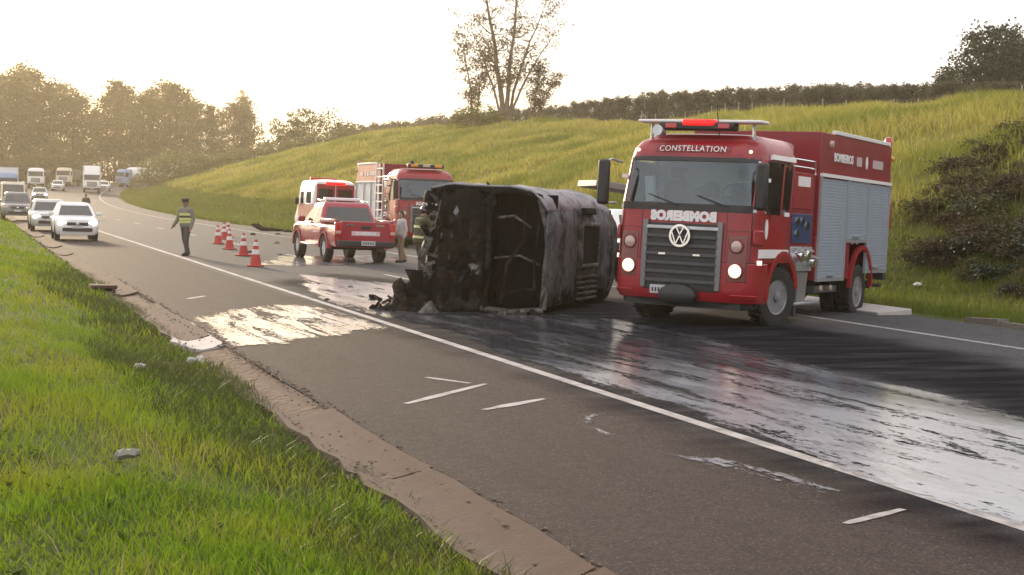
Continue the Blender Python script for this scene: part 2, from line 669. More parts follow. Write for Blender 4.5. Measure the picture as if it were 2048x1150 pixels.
tag(frame(put('ground', me, ground_material())), kind='structure')

# ---- road
def asphalt_material():
    m, N, K = newmat('asphalt')
    o = N.new('ShaderNodeOutputMaterial')
    b = N.new('ShaderNodeBsdfPrincipled')
    K(b.outputs[0], o.inputs[0])
    t = N.new('ShaderNodeTexCoord')
    sep = N.new('ShaderNodeSeparateXYZ')
    K(t.outputs['Object'], sep.inputs[0])
    wet = N.new('ShaderNodeAttribute')
    wet.attribute_name = 'wet'
    sh = N.new('ShaderNodeAttribute')
    sh.attribute_name = 'shoulder'
    def noise(sc_, det, rough=.6, stretch=None):
        n = N.new('ShaderNodeTexNoise')
        n.inputs['Scale'].default_value, n.inputs['Detail'].default_value, n.inputs['Roughness'].default_value = sc_, det, rough
        if stretch:
            mpn = N.new('ShaderNodeMapping')
            mpn.inputs['Scale'].default_value = stretch
            K(t.outputs['Object'], mpn.inputs[0])
            K(mpn.outputs[0], n.inputs['Vector'])
        else:
            K(t.outputs['Object'], n.inputs['Vector'])
        return n.outputs[0]
    def mix(f, c1, c2):
        x = N.new('ShaderNodeMix')
        x.data_type = 'RGBA'
        if isinstance(f, float): x.inputs[0].default_value = f
        else: K(f, x.inputs[0])
        for i, c in ((6, c1), (7, c2)):
            if isinstance(c, tuple): x.inputs[i].default_value = (*c, 1)
            else: K(c, x.inputs[i])
        return x.outputs[2]
    def mr(f, a0, a1, b0=0., b1=1.):
        r = N.new('ShaderNodeMapRange')
        r.inputs[1].default_value, r.inputs[2].default_value, r.inputs[3].default_value, r.inputs[4].default_value = a0, a1, b0, b1
        K(f, r.inputs[0])
        return r.outputs[0]
    grain = noise(38, 5, .85)
    streak = noise(1.0, 6, .65, (3.0, .22, 1))
    lane = mix(streak, (.075, .072, .080), (.165, .158, .168))
    shc = mix(noise(.9, 9, .75, (2.4, .3, 1)), (.041, .027, .024), (.104, .071, .064))
    c = mix(sh.outputs['Fac'], lane, shc)
    c = mix(mr(noise(7, 6, .8), .36, .64), mix(.45, c, (.010, .009, .009)), c)
    c = mix(mr(grain, .42, .58), mix(.72, c, (.006, .006, .006)), c)
    c = mix(mr(noise(55, 2, .5), .62, .74), c, mix(.5, c, (.30, .27, .25)))
    fan = noise(1.0, 5, .6, (.5, 2.6, 1))
    wf = N.new('ShaderNodeMath')
    wf.operation = 'MULTIPLY'
    K(wet.outputs['Fac'], wf.inputs[0])
    K(mr(fan, .44, .66, 1., .6), wf.inputs[1])
    c = mix(wf.outputs[0], c, (.009, .009, .013))
    K(c, b.inputs['Base Color'])
    K(mr(wf.outputs[0], 0., 1., .8, .9), b.inputs['Roughness'])
    K(mr(wf.outputs[0], 0., .7, .13, .02), b.inputs['Specular IOR Level'])
    b.inputs['Specular IOR Level'].default_value = .13
    bp = N.new('ShaderNodeBump')
    bp.inputs['Strength'].default_value = .7
    bp.inputs['Distance'].default_value = .015
    K(grain, bp.inputs['Height'])
    K(bp.outputs[0], b.inputs['Normal'])
    return m

rn = np.unique(np.concatenate([np.linspace(GUT1, PAV1, 62), [PAV1 + .35, PAV1 + .36]]))
rs = np.unique(np.concatenate([np.linspace(-30, 3, 12), np.linspace(3, 60, 230), np.linspace(61, 420, 180)]))
def road_zf(n, s):
    return road_z(np.minimum(n, PAV1), s) - np.where(n > PAV1 + .355, .25, 0) - np.where(n > PAV1, .06, 0)
me = grid_mesh('road', rn, rs, road_zf)
gn, gs = np.meshgrid(rn, rs)
WET = [pxpoly([(1150, 640), (1300, 640), (1560, 645), (1760, 672), (1900, 700), (2300, 790), (2300, 960), (2048, 855), (1800, 780), (1480, 705), (1250, 660)]),
       pxpoly([(540, 560), (640, 545), (820, 560), (1300, 600), (1300, 680), (1700, 790), (2200, 960), (2200, 1190), (1700, 1010), (1000, 735), (700, 640)])]
wetv = np.zeros(gn.shape)
for k, pl in enumerate(WET):
    d = in_poly(gn + .35 * wob(gn * 1.3, gs * 1.9), gs + .4 * wob(gs, gn * 2), pl)
    wetv = np.maximum(wetv, sstep(d / 1.0 + .4) * (1.0 if k == 0 else .8))
attr(me, 'wet', wetv.ravel())
attr(me, 'shoulder', sstep((NL - .12 - gn) / .1).ravel())
tag(frame(put('road', me, asphalt_material())), kind='structure')

# ---- painted lines
PAINT = mat('worn_road_paint', (.36, .34, .335), .7, 0, .25, 5, dirt=1.0, dirtcol=(.10, .088, .084))
def strip(name, n0, n1, s0, s1, parent=None, step=1.2, dz=.004, m=None):
    k = max(2, int((s1 - s0) / step))
    me = grid_mesh(name, np.array([n0, n1]), np.linspace(s0, s1, k), lambda n, s: road_z(n, s) + dz)
    return frame(put(name, me, m or PAINT, parent))
tag(strip('edge_line', NL - .07, NL + .07, -20, 330), kind='structure')
tag(strip('edge_line', NR - .07, NR + .07, -20, 330), kind='structure')
for s0 in (-6, 3.5, 33.6, 46, 58, 70, 82, 94, 106, 118, 130):
    tag(strip('lane_dash', NC - .06, NC + .06, s0, s0 + 3.2), kind='structure')
def chalk(u0, v0, u1, v1, wd):                  # short white strokes sprayed on the shoulder
    a, b = np.array(hit(u0, v0)), np.array(hit(u1, v1))
    d = (b - a) / np.linalg.norm(b - a)
    p = np.array([-d[1], d[0]]) * wd / 2
    k = 7
    V = []
    for i in range(k):
        q = a + (b - a) * i / (k - 1)
        ww = p * (.5 + .5 * math.sin(math.pi * (i + .6) / k)) * random.uniform(.8, 1.2)
        for g in (q - ww, q + ww):
            V.append((g[0], g[1], float(road_z(g[0], g[1])) + .004))
    f = [(2 * i, 2 * i + 1, 2 * i + 3, 2 * i + 2) for i in range(k - 1)]
    tag(frame(put('chalk_mark', fast_mesh('chalk_mark', V, f), PAINT)), kind='structure')
for c in ((812, 808, 972, 768, .10), (852, 755, 940, 767, .10), (968, 820, 1088, 798, .11), (1690, 1048, 1806, 1019, .09), (375, 598, 410, 592, .12), (640, 650, 700, 640, .1), (440, 692, 560, 682, .09), (380, 645, 442, 690, .09)):
    chalk(*c)

# ---- foam and water lying on the road
def foam_material():
    m, N, K = newmat('foam_water')
    o = N.new('ShaderNodeOutputMaterial')
    t = N.new('ShaderNodeTexCoord')
    cov = N.new('ShaderNodeAttribute')
    cov.attribute_name = 'cov'
    foamy = N.new('ShaderNodeAttribute')
    foamy.attribute_name = 'foamy'
    def noise(sc_, det, rough, stretch):
        mpn = N.new('ShaderNodeMapping')
        mpn.inputs['Scale'].default_value = stretch
        mpn.inputs['Rotation'].default_value = (0, 0, R(-7))
        K(t.outputs['Object'], mpn.inputs[0])
        n = N.new('ShaderNodeTexNoise')
        n.inputs['Scale'].default_value, n.inputs['Detail'].default_value, n.inputs['Roughness'].default_value = sc_, det, rough
        n.inputs['Distortion'].default_value = .8
        K(mpn.outputs[0], n.inputs['Vector'])
        return n.outputs[0]
    def mth(op, a, b_):
        x = N.new('ShaderNodeMath')
        x.operation = op
        for i, q in ((0, a), (1, b_)):
            if isinstance(q, (int, float)): x.inputs[i].default_value = q
            else: K(q, x.inputs[i])
        return x.outputs[0]
    def mr(f, a0, a1, b0=0., b1=1.):
        r = N.new('ShaderNodeMapRange')
        r.inputs[1].default_value, r.inputs[2].default_value, r.inputs[3].default_value, r.inputs[4].default_value = a0, a1, b0, b1
        K(f, r.inputs[0])
        return r.outputs[0]
    big = noise(1.0, 9, .70, (1.7, .38, 1))
    fine = noise(3.0, 10, .78, (2.4, .6, 1))
    micro = noise(9.0, 6, .7, (2.2, 1.1, 1))
    f = mth('ADD', mth('ADD', mth('MULTIPLY', big, .52), mth('MULTIPLY', fine, .34)), mth('MULTIPLY', micro, .14))
    f = mth('ADD', f, mth('SUBTRACT', foamy.outputs['Fac'], .5))
    foam = mr(f, .43, .60)
    runs = noise(1.0, 8, .72, (2.6, .30, 1))
    holes = N.new('ShaderNodeAttribute')
    holes.attribute_name = 'holes'
    # film: milky water, foam: matt white lather
    col_ = N.new('ShaderNodeMix')
    col_.data_type = 'RGBA'
    K(foam, col_.inputs[0])
    col_.inputs[6].default_value = (.05, .052, .062, 1)
    col_.inputs[7].default_value = (.265, .27, .295, 1)
    b = N.new('ShaderNodeBsdfPrincipled')
    K(col_.outputs[2], b.inputs['Base Color'])
    K(mr(foam, 0., 1., .05, .17), b.inputs['Roughness'])
    b.inputs['IOR'].default_value = 1.33
    bp = N.new('ShaderNodeBump')
    bp.inputs['Strength'].default_value = .22
    bp.inputs['Distance'].default_value = .010
    K(fine, bp.inputs['Height'])
    K(bp.outputs[0], b.inputs['Normal'])
    tr = N.new('ShaderNodeBsdfTransparent')
    ms = N.new('ShaderNodeMixShader')
    covh = mth('SUBTRACT', cov.outputs['Fac'], mth('MULTIPLY', mr(mth('ADD', mth('MULTIPLY', runs, .75), mth('MULTIPLY', micro, .25)), .50, .40), holes.outputs['Fac']))
    K(mr(mth('ADD', covh, mth('ADD', mth('MULTIPLY', mth('SUBTRACT', fine, .5), 1.7), mth('MULTIPLY', mth('SUBTRACT', micro, .5), 1.1))), .40, .62), ms.inputs[0])
    K(tr.outputs[0], ms.inputs[1])
    K(b.outputs[0], ms.inputs[2])
    K(ms.outputs[0], o.inputs[0])
    return m
FOAM = foam_material()

def foam_sheet(name, label, pts, cell, soft, foamf, holef, dz=.008, amt=1.0):
    poly = pxpoly(pts)
    pn = [p[0] for p in poly]
    ps = [p[1] for p in poly]
    n = np.arange(min(pn) - soft, min(max(pn) + soft, PAV1 - .05), cell)
    s = np.arange(min(ps) - soft, max(ps) + soft, cell * 1.6)
    n = n[n > GUT1 + .02] if max(pn) > GUT1 else n
    me = grid_mesh(name, n, s, lambda a, b_: road_z(a, b_) + dz, bend=True)
    gn, gs = np.meshgrid(n, s)
    d = in_poly(gn + .18 * wob(gn * 3, gs * 1.5), gs + .3 * wob(gs * 1.2, gn * 3), poly)
    attr(me, 'cov', amt * sstep(d / (2 * soft) + .5).ravel())
    attr(me, 'foamy', foamf(gn, gs, d).ravel())
    attr(me, 'holes', (holef(gn, gs) + 0 * gn).ravel())
    bm = bmesh.new()
    bm.from_mesh(me)
    bm.verts.ensure_lookup_table()
    keep = (d > -soft).ravel()
    bmesh.ops.delete(bm, geom=[v for v in bm.verts if not keep[v.index]], context='VERTS')
    bm.to_mesh(me)
    bm.free()
    return tag(frame(put(name, me, FOAM)), label, kind='stuff')

foam_sheet('foam_stream', 'white foamy water running along the lane from the burnt wreck', 
           [(600, 548), (700, 560), (800, 568), (840, 600), (830, 632), (1100, 628), (1240, 640), (1400, 672), (1500, 700), (1690, 752), (1790, 772), (2048, 838), (2500, 950), (2500, 1235), (2048, 1054), (1800, 968), (1500, 862), (1280, 792), (1000, 702), (850, 652), (700, 616), (620, 588)],
           .10, .3, lambda n, s, d: .50 + .10 * sstep((17.5 - s) / 7) + .10 * sstep((s - 25) / 3) - .06 * sstep((s - 15) / 3) * sstep((25 - s) / 3) - .30 * np.exp(-((n - 9.0 + .12 * (s - 14)) / .28) ** 2) * sstep((18 - s) / 3),
           lambda n, s: .72 + .6 * sstep((s - 14) / 5) * sstep((27 - s) / 3) + 1.3 * np.exp(-((n - 9.3 + .10 * (s - 14)) / .45) ** 2) * sstep((19 - s) / 3))
foam_sheet('foam_patch', 'white foam patch spread over the shoulder to the gutter',
           [(385, 640), (470, 617), (620, 608), (700, 625), (760, 652), (715, 668), (560, 688), (450, 694)], .06, .28, lambda n, s, d: .47 + .06 * (d > .3) - .5 * np.exp(-((s - 21.4 - .1 * (n - 3)) / .22) ** 2), lambda n, s: 1.0, amt=.74)
foam_sheet('foam_patch', 'pale foam pool lying between the road cones and the red pickup',
           [(505, 530), (560, 514), (640, 510), (780, 512), (800, 522), (700, 530), (600, 533)], .12, .5, lambda n, s, d: .55 + 0 * n, lambda n, s: .7)
foam_sheet('foam_patch', 'thin white foam wedge spilled over the edge line onto the shoulder',
           [(1330, 916), (1440, 918), (1580, 950), (1700, 990), (1640, 985), (1520, 957), (1440, 945)], .04, .14, lambda n, s, d: .55 + 0 * n, lambda n, s: .8, amt=.66)
foam_sheet('foam_patch', 'small curled foam trace on the dry shoulder asphalt',
           [(1185, 835), (1210, 832), (1218, 858), (1250, 872), (1215, 872), (1192, 855)], .03, .10, lambda n, s, d: .50 + 0 * n, lambda n, s: .8, amt=.6)

# ---- concrete gutter on the left: worn slabs, each its own piece
CONC = mat('old_concrete', (.082, .051, .037), .95, 0, .35, 5, bump=.12, bscale=30, dirt=.9, dirtcol=(.075, .048, .034))
CONCW = mat('pale_concrete', (.46, .43, .41), .85, 0, .1, 3, bump=.3, bscale=20, dirt=.25, dirtcol=(.35, .28, .22))
SOIL = mat('red_brown_soil', (.10, .062, .042), .95, 0, .35, 3, bump=.8, bscale=8)
k = 200
ss2 = np.linspace(-6, 170, k * 2)
me = grid_mesh('gutter', np.linspace(GUT0 - .35, GUT1 + .02, 8), ss2, lambda n, s: road_z(GUT1, s) - .016 - .06 * np.sin((n - GUT0 + .35) / (GUT1 - GUT0 + .37) * math.pi) + .02 * wob(n * 9, s * 2))
gut = tag(frame(put('gutter', me, SOIL)), kind='structure')
def slab_mesh(ln, sd_):
    r = random.Random(sd_)
    k, q = 5, 7
    top, V, F = [], [], []
    for j in range(q):
        for i in range(k):
            x = i / (k - 1)
            e = r.uniform(-.02, .02)
            V.append((GUT0 + .03 + (GUT1 - GUT0 - .04) * x + (e if 0 < x < 1 else (e * 2.6 if x == 0 else e * 1.6)) , ln * (j / (q - 1) - .5) + r.uniform(-.012, .012), -.07 * math.sin(math.pi * x) + .018 + r.uniform(-.003, .003)))
    nb = len(V)
    V += [(x, y, z - .10) for x, y, z in V]
    for j in range(q - 1):
        for i in range(k - 1):
            a = j * k + i
            F += [(a, a + 1, a + k + 1, a + k), (nb + a, nb + a + k, nb + a + k + 1, nb + a + 1)]
    rim = list(range(k)) + [j * k + k - 1 for j in range(1, q)] + [(q - 1) * k + i for i in range(k - 2, -1, -1)] + [j * k for j in range(q - 2, 0, -1)]
    for i in range(len(rim)):
        a, b = rim[i], rim[(i + 1) % len(rim)]
        F.append((a, nb + a, nb + b, b))
    mb = MB()
    mb.add(V, F)
    return mb.mesh('slab', 60)
slabs = [slab_mesh(2.985, i) for i in range(5)]
slabw = slab_mesh(1.1, 77)
for m_ in slabs: m_.materials.append(CONC)
slabw.materials.append(CONCW)
pale_s = hit(385, 685)[1]
s = pale_s - 1.75 - .15 - 3 * 8
i = 0
while s < 96:
    pale = abs(s - pale_s) < .6
    gap = pale_s - 2.2 < s < pale_s - .3
    if not gap:
        o = bpy.data.objects.new('slab', slabw if pale else slabs[i % 5])
        col.objects.link(o)
        o.parent = gut
        sm = s + (0 if not pale else .1)
        o.location = (0, sm, float(road_z(GUT1, sm)) + .0 + random.uniform(-.004, .004))
        o.rotation_euler = (R(random.uniform(-.15, .15)), R(random.uniform(-.6, .6)), R(random.uniform(-.2, .2)))
        if pale: o['label'] = 'clean pale concrete slab in the brown gutter'
    s += 3.0 if abs(s - pale_s + 1.9) > .2 and not pale else (1.9 if not pale else 2.2)
    i += 1
# inlet block with a dark mouth beside the gutter
n_, s_ = hit(222, 582)
g = thing('drain_inlet', 'small broken concrete drain inlet with dark mouth beside the gutter', 'drain', W(n_ - .15, s_, float(road_z(GUT1, s_)) - .16), RA)
g.scale = (.8, .8, .75)
mb = MB()
for x in (-.22, .22): mb.box((x, 0, .14), (.10, .55, .32))
mb.box((0, .24, .14), (.36, .09, .32))
mb.box((0, .02, .345), (.62, .62, .09))
mb.build('frame', CONC, g, bevel=.02)
MB().box((0, -.02, .12), (.34, .40, .22)).build('mouth', BLACK, g)  # black box filling the opening to give the shade inside
# torn pale concrete lump where the gutter is broken
n_, s_ = hit(392, 726)
mb = MB()
mb.box((0, 0, .05), (.22, .10, .09), rotm(8, 14, 0))
mb.box((.08, .03, .07), (.11, .09, .08), rotm(0, -20, 30))
o = mb.build('concrete_lump', CONCW, None, bevel=.03, loc=W(n_, s_, float(road_z(GUT1, s_)) - .03))
o.rotation_euler = (0, 0, R(50))
tag(o, 'broken white concrete lump in the gap of the gutter', 'rubble')
# right: pale apron slab and edge kerb pieces at the end of the asphalt
a, b = hit(1690, 628), hit(1808, 630)
g = MB()
g.box((0, 0, 0), (.75, 6.2, .12))
sA = (a[1] + b[1]) / 2
o = g.build('concrete_apron', CONCW, None, bevel=.02)
o.location = W(PAV1 - .32, 26.9, float(road_z(PAV1, 26.9)) + .03)
o.rotation_euler = (0, R(-4), RA)
tag(o, 'white concrete apron slab beside the rear wheels of the front fire engine', 'slab')
KERB = mat('broken_kerb', (.20, .17, .15), .9, 0, .3, 4, bump=.5, bscale=18, dirt=.5)
kb = tag(frame(put('kerb', grid_mesh('kerb', np.linspace(PAV1 + .05, PAV1 + .6, 4), np.linspace(-10, 170, 240), lambda n, s: road_z(PAV1, s) - .045 + .02 * wob(n * 6, s * 3)), SOIL)), kind='structure')
km = []
for q in range(4):
    mb = MB().box((0, 0, 0), (.24, .96, .16), rotm(random.uniform(-3, 3), random.uniform(-6, 6), 0))
    mk = mb.mesh('kerb_stone', 30)
    mk.materials.append(KERB)
    km.append(mk)
s = 8.0
while s < 80:
    if not (22.6 < s < 30) and random.random() > .12:
        o = bpy.data.objects.new('kerb_stone', random.choice(km))
        col.objects.link(o)
        o.parent = kb
        o.location = (PAV1 + .32 + random.uniform(-.03, .03) + float(off(s)), s, float(road_z(PAV1, s)) + random.uniform(-.03, .015))
        o.rotation_euler = (0, 0, R(random.uniform(-3, 3)))
    s += 1.0

# ---- grass
def scatter(n0, n1, s0, s1, count, dens=None):
    n = rng.uniform(n0, n1, count)
    s = rng.uniform(s0, s1, count)
    if dens is not None:
        k = rng.uniform(0, 1, count) < dens(n, s)
        n, s = n[k], s[k]
    z = terrain(n, s) - .01
    return np.stack([n + off(s), s, z], 1)

def in_view(P, mrg=120):                         # keep what the photo and a small step aside can show
    x = P[:, 0] * NV[0] + P[:, 1] * DV[0]
    y = P[:, 0] * NV[1] + P[:, 1] * DV[1]
    u = 1024 + FPX * x / np.maximum(y, .1)
    return (y > 2.5) & (u > -mrg - 900 / np.maximum(y, 1)) & (u < 2048 + mrg + 900 / np.maximum(y, 1))

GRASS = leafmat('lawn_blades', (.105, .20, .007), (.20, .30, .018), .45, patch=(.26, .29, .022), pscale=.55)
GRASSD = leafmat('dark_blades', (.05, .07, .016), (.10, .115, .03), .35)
TALL = leafmat('tall_field_grass', (.27, .255, .045), (.41, .36, .10), .5, patch=(.165, .195, .026), pscale=.15)
VERGE = leafmat('verge_grass', (.10, .125, .018), (.20, .20, .04), .45, patch=(.13, .17, .016), pscale=.2)

def edge_dens(n, s):
    return np.clip((GUT0 + .20 + .14 * wob(s * 1.7, n * .3) - n) * 4.5, 0, 1) * (.55 + .45 * sstep(.5 + wob(n * 1.3, s * 1.1)))
P = np.concatenate([scatter(-6, 2.7, 2.8, 9, 150000, edge_dens), scatter(-12, 2.7, 9, 20, 130000, edge_dens)])
P = P[in_view(P)]
N_ = len(P)
h = rng.uniform(.035, .125, N_) * (1 + .55 * wob(P[:, 0] * 1.4, P[:, 1] * 1.2))
tag(frame(put('lawn_grass', blades('lawn_grass', P, h, rng.uniform(.005, .011, N_), .8), GRASS)), 'bright green grass on the bank beside the gutter', kind='stuff')
P = scatter(1.2, 2.75, 3, 40, 60000, lambda n, s: np.clip((2.74 + .14 * wob(s * 1.7, n) - n) * 4, 0, 1) * np.clip((n - 1.3 + .5 * wob(s * .6, n)) * 1.4, 0, 1))
P = P[in_view(P)]
N_ = len(P)
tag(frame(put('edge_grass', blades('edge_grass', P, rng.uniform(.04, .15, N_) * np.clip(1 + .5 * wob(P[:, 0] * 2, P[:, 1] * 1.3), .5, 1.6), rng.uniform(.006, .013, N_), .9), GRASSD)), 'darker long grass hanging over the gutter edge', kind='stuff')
P = np.concatenate([scatter(-22, 2.6, 20, 45, 70000, edge_dens), scatter(-30, 2.6, 45, 130, 70000, edge_dens)])
P = P[in_view(P)]
N_ = len(P)
sc_ = np.clip(P[:, 1] / 22, 1, 5)
tag(frame(put('far_bank_grass', blades('far_bank_grass', P, rng.uniform(.06, .17, N_), rng.uniform(.010, .02, N_) * sc_, .7), GRASS)), 'green grass running along the gutter towards the traffic queue', kind='stuff')
P = np.concatenate([scatter(PAV1 + .5, 23, 12, 60, 80000), scatter(PAV1 + .4, 25, 60, 260, 90000)])
P = P[in_view(P)]
N_ = len(P)
sc_ = np.clip(P[:, 1] / 30, .9, 6)
tag(frame(put('verge_grass', blades('verge_grass', P, rng.uniform(.08, .26, N_) * np.clip(sc_, 1, 1.6), rng.uniform(.012, .022, N_) * sc_, .7), VERGE)), 'short grass of the verge between asphalt and hillside', kind='stuff')
def not_soil(n, s):
    return 1 - .88 * sstep((n - 19.5) / 1.5) * sstep((32 - n) / 4) * sstep((33 - s) / 5)
P = np.concatenate([scatter(22, 55, 8, 60, 110000, not_soil), scatter(23, 56, 60, 150, 120000), scatter(23, 60, 150, 330, 70000)])
P = P[in_view(P)]
N_ = len(P)
sc_ = np.clip(P[:, 1] / 30, 1, 8)
tag(frame(put('field_grass', blades('field_grass', P, rng.uniform(.3, .85, N_) * np.clip(.75 + .6 * wob(P[:, 0] * .3, P[:, 1] * .25), .4, 1.5), rng.uniform(.016, .034, N_) * sc_, .65), TALL)), 'tall yellow green grass covering the hillside field', kind='stuff')

n = np.concatenate([GUT1 + rng.normal(size=2600) * .05, GUT0 + .05 + rng.normal(size=2200) * .07, rng.uniform(GUT0, GUT1, 250)])
s = rng.uniform(4, 34, len(n))
C = np.stack([n, s, road_z(np.maximum(n, GUT1), s) + .006], 1)
sz = (.004 + .016 * rng.uniform(0, 1, len(n)) ** 3)[:, None, None]
octa = np.array([[1, 0, 0], [0, 1, 0], [-1, 0, 0], [0, -1, 0], [0, 0, .8], [0, 0, -.6]])[None] * rng.uniform(.6, 1.3, (len(n), 6, 1))
V = (C[:, None, :] + octa * sz).reshape(-1, 3)
F = (np.arange(len(n))[:, None, None] * 6 + np.array([[0, 1, 4], [1, 2, 4], [2, 3, 4], [3, 0, 4], [1, 0, 5], [2, 1, 5], [3, 2, 5], [0, 3, 5]])[None]).reshape(-1, 3)
tag(frame(put('loose_gravel', fast_mesh('loose_gravel', V, None, F), mat('gravel_brown', (.20, .145, .112), .95, 0, .5, 30))), 'loose brown gravel and clods along the gutter', kind='stuff')
P = scatter(-6, 2.4, 2.8, 20, 7000, lambda n, s: sstep(.2 + wob(n * 1.1 + 3, s * .9 + 1)))
P = P[in_view(P)]
N_ = len(P)
STRAW = leafmat('dry_straw', (.20, .155, .07), (.33, .27, .13), .4)
tag(frame(put('dry_stalks', blades('dry_stalks', P, rng.uniform(.06, .24, N_), rng.uniform(.003, .007, N_), .9), STRAW)), 'dry straw coloured stalks among the bank grass', kind='stuff')
P = scatter(-5, 2.2, 3, 16, 900, lambda n, s: sstep(wob(n * .8 + 5, s * .7 + 2)))
P = P[in_view(P)]
V_, Q_ = [], []
PP = np.concatenate([p + rng.normal(size=(9, 3)) * np.array([.035, .035, .015]) + np.array([0, 0, .045]) for p in P])
V_, Q_ = leafcloud(PP, .05, 1.2)
tag(frame(put('low_weeds', fast_mesh('low_weeds', V_, Q_), leafmat('weed_leaves', (.045, .075, .018), (.10, .135, .03), .35, .95))), 'low broad leaved weeds in the bank grass', kind='stuff')
# ================================================================== trees and shrubs
BARK = mat('bark', (.075, .055, .042), .95, 0, .3, 6, bump=.6, bscale=12)
BARKP = mat('pale_bark', (.20, .15, .115), .9, 0, .3, 4, bump=.4, bscale=10)
LEAF_W = leafmat('warm_leaves', (.085, .075, .018), (.175, .145, .034), .5)
LEAF_D = leafmat('dark_leaves', (.026, .038, .024), (.062, .075, .042), .25)
LEAF_M = leafmat('olive_leaves', (.055, .060, .018), (.12, .11, .034), .35)
LEAF_S = leafmat('sparse_leaves', (.05, .043, .022), (.11, .085, .04), .3)
LEAF_P = leafmat('plantation_leaves', (.050, .050, .027), (.105, .098, .052), .3)
LEAF_B = leafmat('bush_leaves', (.12, .125, .035), (.21, .195, .06), .4)
DRY = leafmat('dry_twigs', (.038, .031, .017), (.105, .078, .038), .2, .95)

def crown_mesh(name, env, ncl, per, cr, leaf, seed, flat=.3, hole=.0):
    """env(k, rng) gives cluster centres; every cluster is a loose puff of leaf-sized faces"""
    r = np.random.default_rng(seed)
    C = env(ncl, r)
    rad = cr * r.uniform(.55, 1.35, ncl)
    P = []
    for c, q in zip(C, rad):
        g = r.normal(size=(per, 3)) * .5
        g /= np.maximum(1, np.linalg.norm(g, axis=1) / 1.1)[:, None]
        P.append(c + g * q * np.array([1, 1, .7]))
    P = np.concatenate(P)
    V, Q = leafcloud(P, leaf, flat)
    return fast_mesh(name, V, Q), C

def env_tall(h, rad, z0=.28, top=.12):
    def f(k, r):
        t = r.uniform(0, 1, k) ** .85
        z = h * (z0 + (1 - z0) * t)
        rr = rad * np.clip(np.sin(np.pi * (t * .86 + .12)) ** .8, top, 1) * np.sqrt(r.uniform(.05, 1, k))
        a = r.uniform(0, 2 * np.pi, k)
        return np.stack([rr * np.cos(a), rr * np.sin(a), z], 1)
    return f

def env_dome(h, rad, z0=.3):
    def f(k, r):
        a = r.uniform(0, 2 * np.pi, k)
        t = r.uniform(0, 1, k)
        q = np.cbrt(r.uniform(.15, 1, k))
        el = np.arcsin(t)
        z = h * z0 + h * (1 - z0) * np.sin(el) * q
        rr = rad * np.cos(el * .9) * q
        return np.stack([rr * np.cos(a), rr * np.sin(a), z], 1)
    return f

def trunk_mesh(name, h, r0, C, nb, seed, lean=.03):
    r = random.Random(seed)
    mb = MB()
    pts = [Vector((0, 0, -.4))]
    x = y = 0
    for i in range(1, 8):
        x += r.uniform(-lean, lean) * h / 4
        y += r.uniform(-lean, lean) * h / 4
        pts.append(Vector((x, y, h * .92 * i / 7)))
    mb.tube(pts, [r0 * (1 - .85 * i / 7) for i in range(8)], 8)
    for c in [C[i] for i in r.sample(range(len(C)), min(nb, len(C)))]:
        c = Vector(c)
        zb = max(h * .15, min(h * .85, c.z - (c.xy.length) * .8))
        k = min(6, max(1, int(zb / (h * .92) * 7)))
        p = pts[k].copy()
        m_ = (p + c) / 2 + Vector((0, 0, -.1 * (c - p).length))
        mb.tube([p, m_, c], [r0 * .32, r0 * .2, r0 * .06], 5)
    return mb.mesh(name, 50)

def tree_proto(h, rad, kind, seed, leafm, barkm, ncl, per, cr, leaf, nb=10, z0=.28, dome=False, r0=None):
    cm, C = crown_mesh('crown', env_dome(h, rad, z0) if dome else env_tall(h, rad, z0), ncl, per, cr, leaf, seed)
    tm = trunk_mesh('trunk', h, r0 or h * .016, C, nb, seed)
    cm.materials.append(leafm)
    tm.materials.append(barkm)
    return tm, cm

def plant(name, label, cat, proto, loc, scale, rz, group=None, names=('trunk', 'crown')):
    t = thing(name, label, cat, loc, rz, group, tilt=False)
    t.scale = scale if isinstance(scale, tuple) else (scale,) * 3
    for nm, me in zip(names, proto):
        o = bpy.data.objects.new(nm, me)
        col.objects.link(o)
        o.parent = t
    return t

def at_depth(u, depth):                           # world ground point below a photo column at a given depth
    r = ray(u, YH)
    k = depth / r[1]
    n, s = ns_world(r[0] * k, r[1] * k)
    return Vector((r[0] * k, r[1] * k, float(terrain(n, s)))), n, s

def z_at(u, v, depth):
    r = ray(u, v)
    return CAMH + r[2] * depth / r[1]

# forest behind the bend, left
tall = [tree_proto(22, r_, 0, 40 + i, LEAF_W, BARK, 95, 40, 1.9, .62, 8) for i, r_ in enumerate((4.6, 5.4, 4.0, 5.0, 4.4))]
tops = np.array([(-120, 160), (-60, 150), (0, 150), (45, 132), (80, 150), (120, 158), (165, 184), (200, 222), (232, 170), (285, 192), (340, 172), (395, 190), (440, 215), (488, 186), (515, 236), (535, 262)])
k = 0
for u in np.arange(-130, 512, 23):
    dep = 350 + 26 * math.sin(u * .37)
    p, n, s = at_depth(u, dep)
    ztop = z_at(u, np.interp(u, tops[:, 0], tops[:, 1]) + random.uniform(-8, 12), dep)
    hh = ztop - p.z
    plant('forest_tree', 'tall olive brown tree in the wood behind the road bend', 'tree', tall[k % 5], p, (hh / 22 * random.uniform(.85, 1.1), hh / 22, hh / 22), random.uniform(0, 6), 'trees of the wood behind the bend')
    k += 1
for u, vt in ((45, 132), (232, 168), (342, 170), (487, 183)):
    p, n, s = at_depth(u, 380)
    hh = z_at(u, vt, 380) - p.z
    plant('forest_tree', 'tall olive brown tree in the wood behind the road bend', 'tree', tall[2], p, (hh / 22 * .62, hh / 22 * .6, hh / 22), random.uniform(0, 6), 'trees of the wood behind the bend')
low = [tree_proto(9, r_, 0, 60 + i, LEAF_W, BARK, 60, 40, 1.5, .5, 6, .05, True) for i, r_ in enumerate((4.4, 5.0, 3.8))]
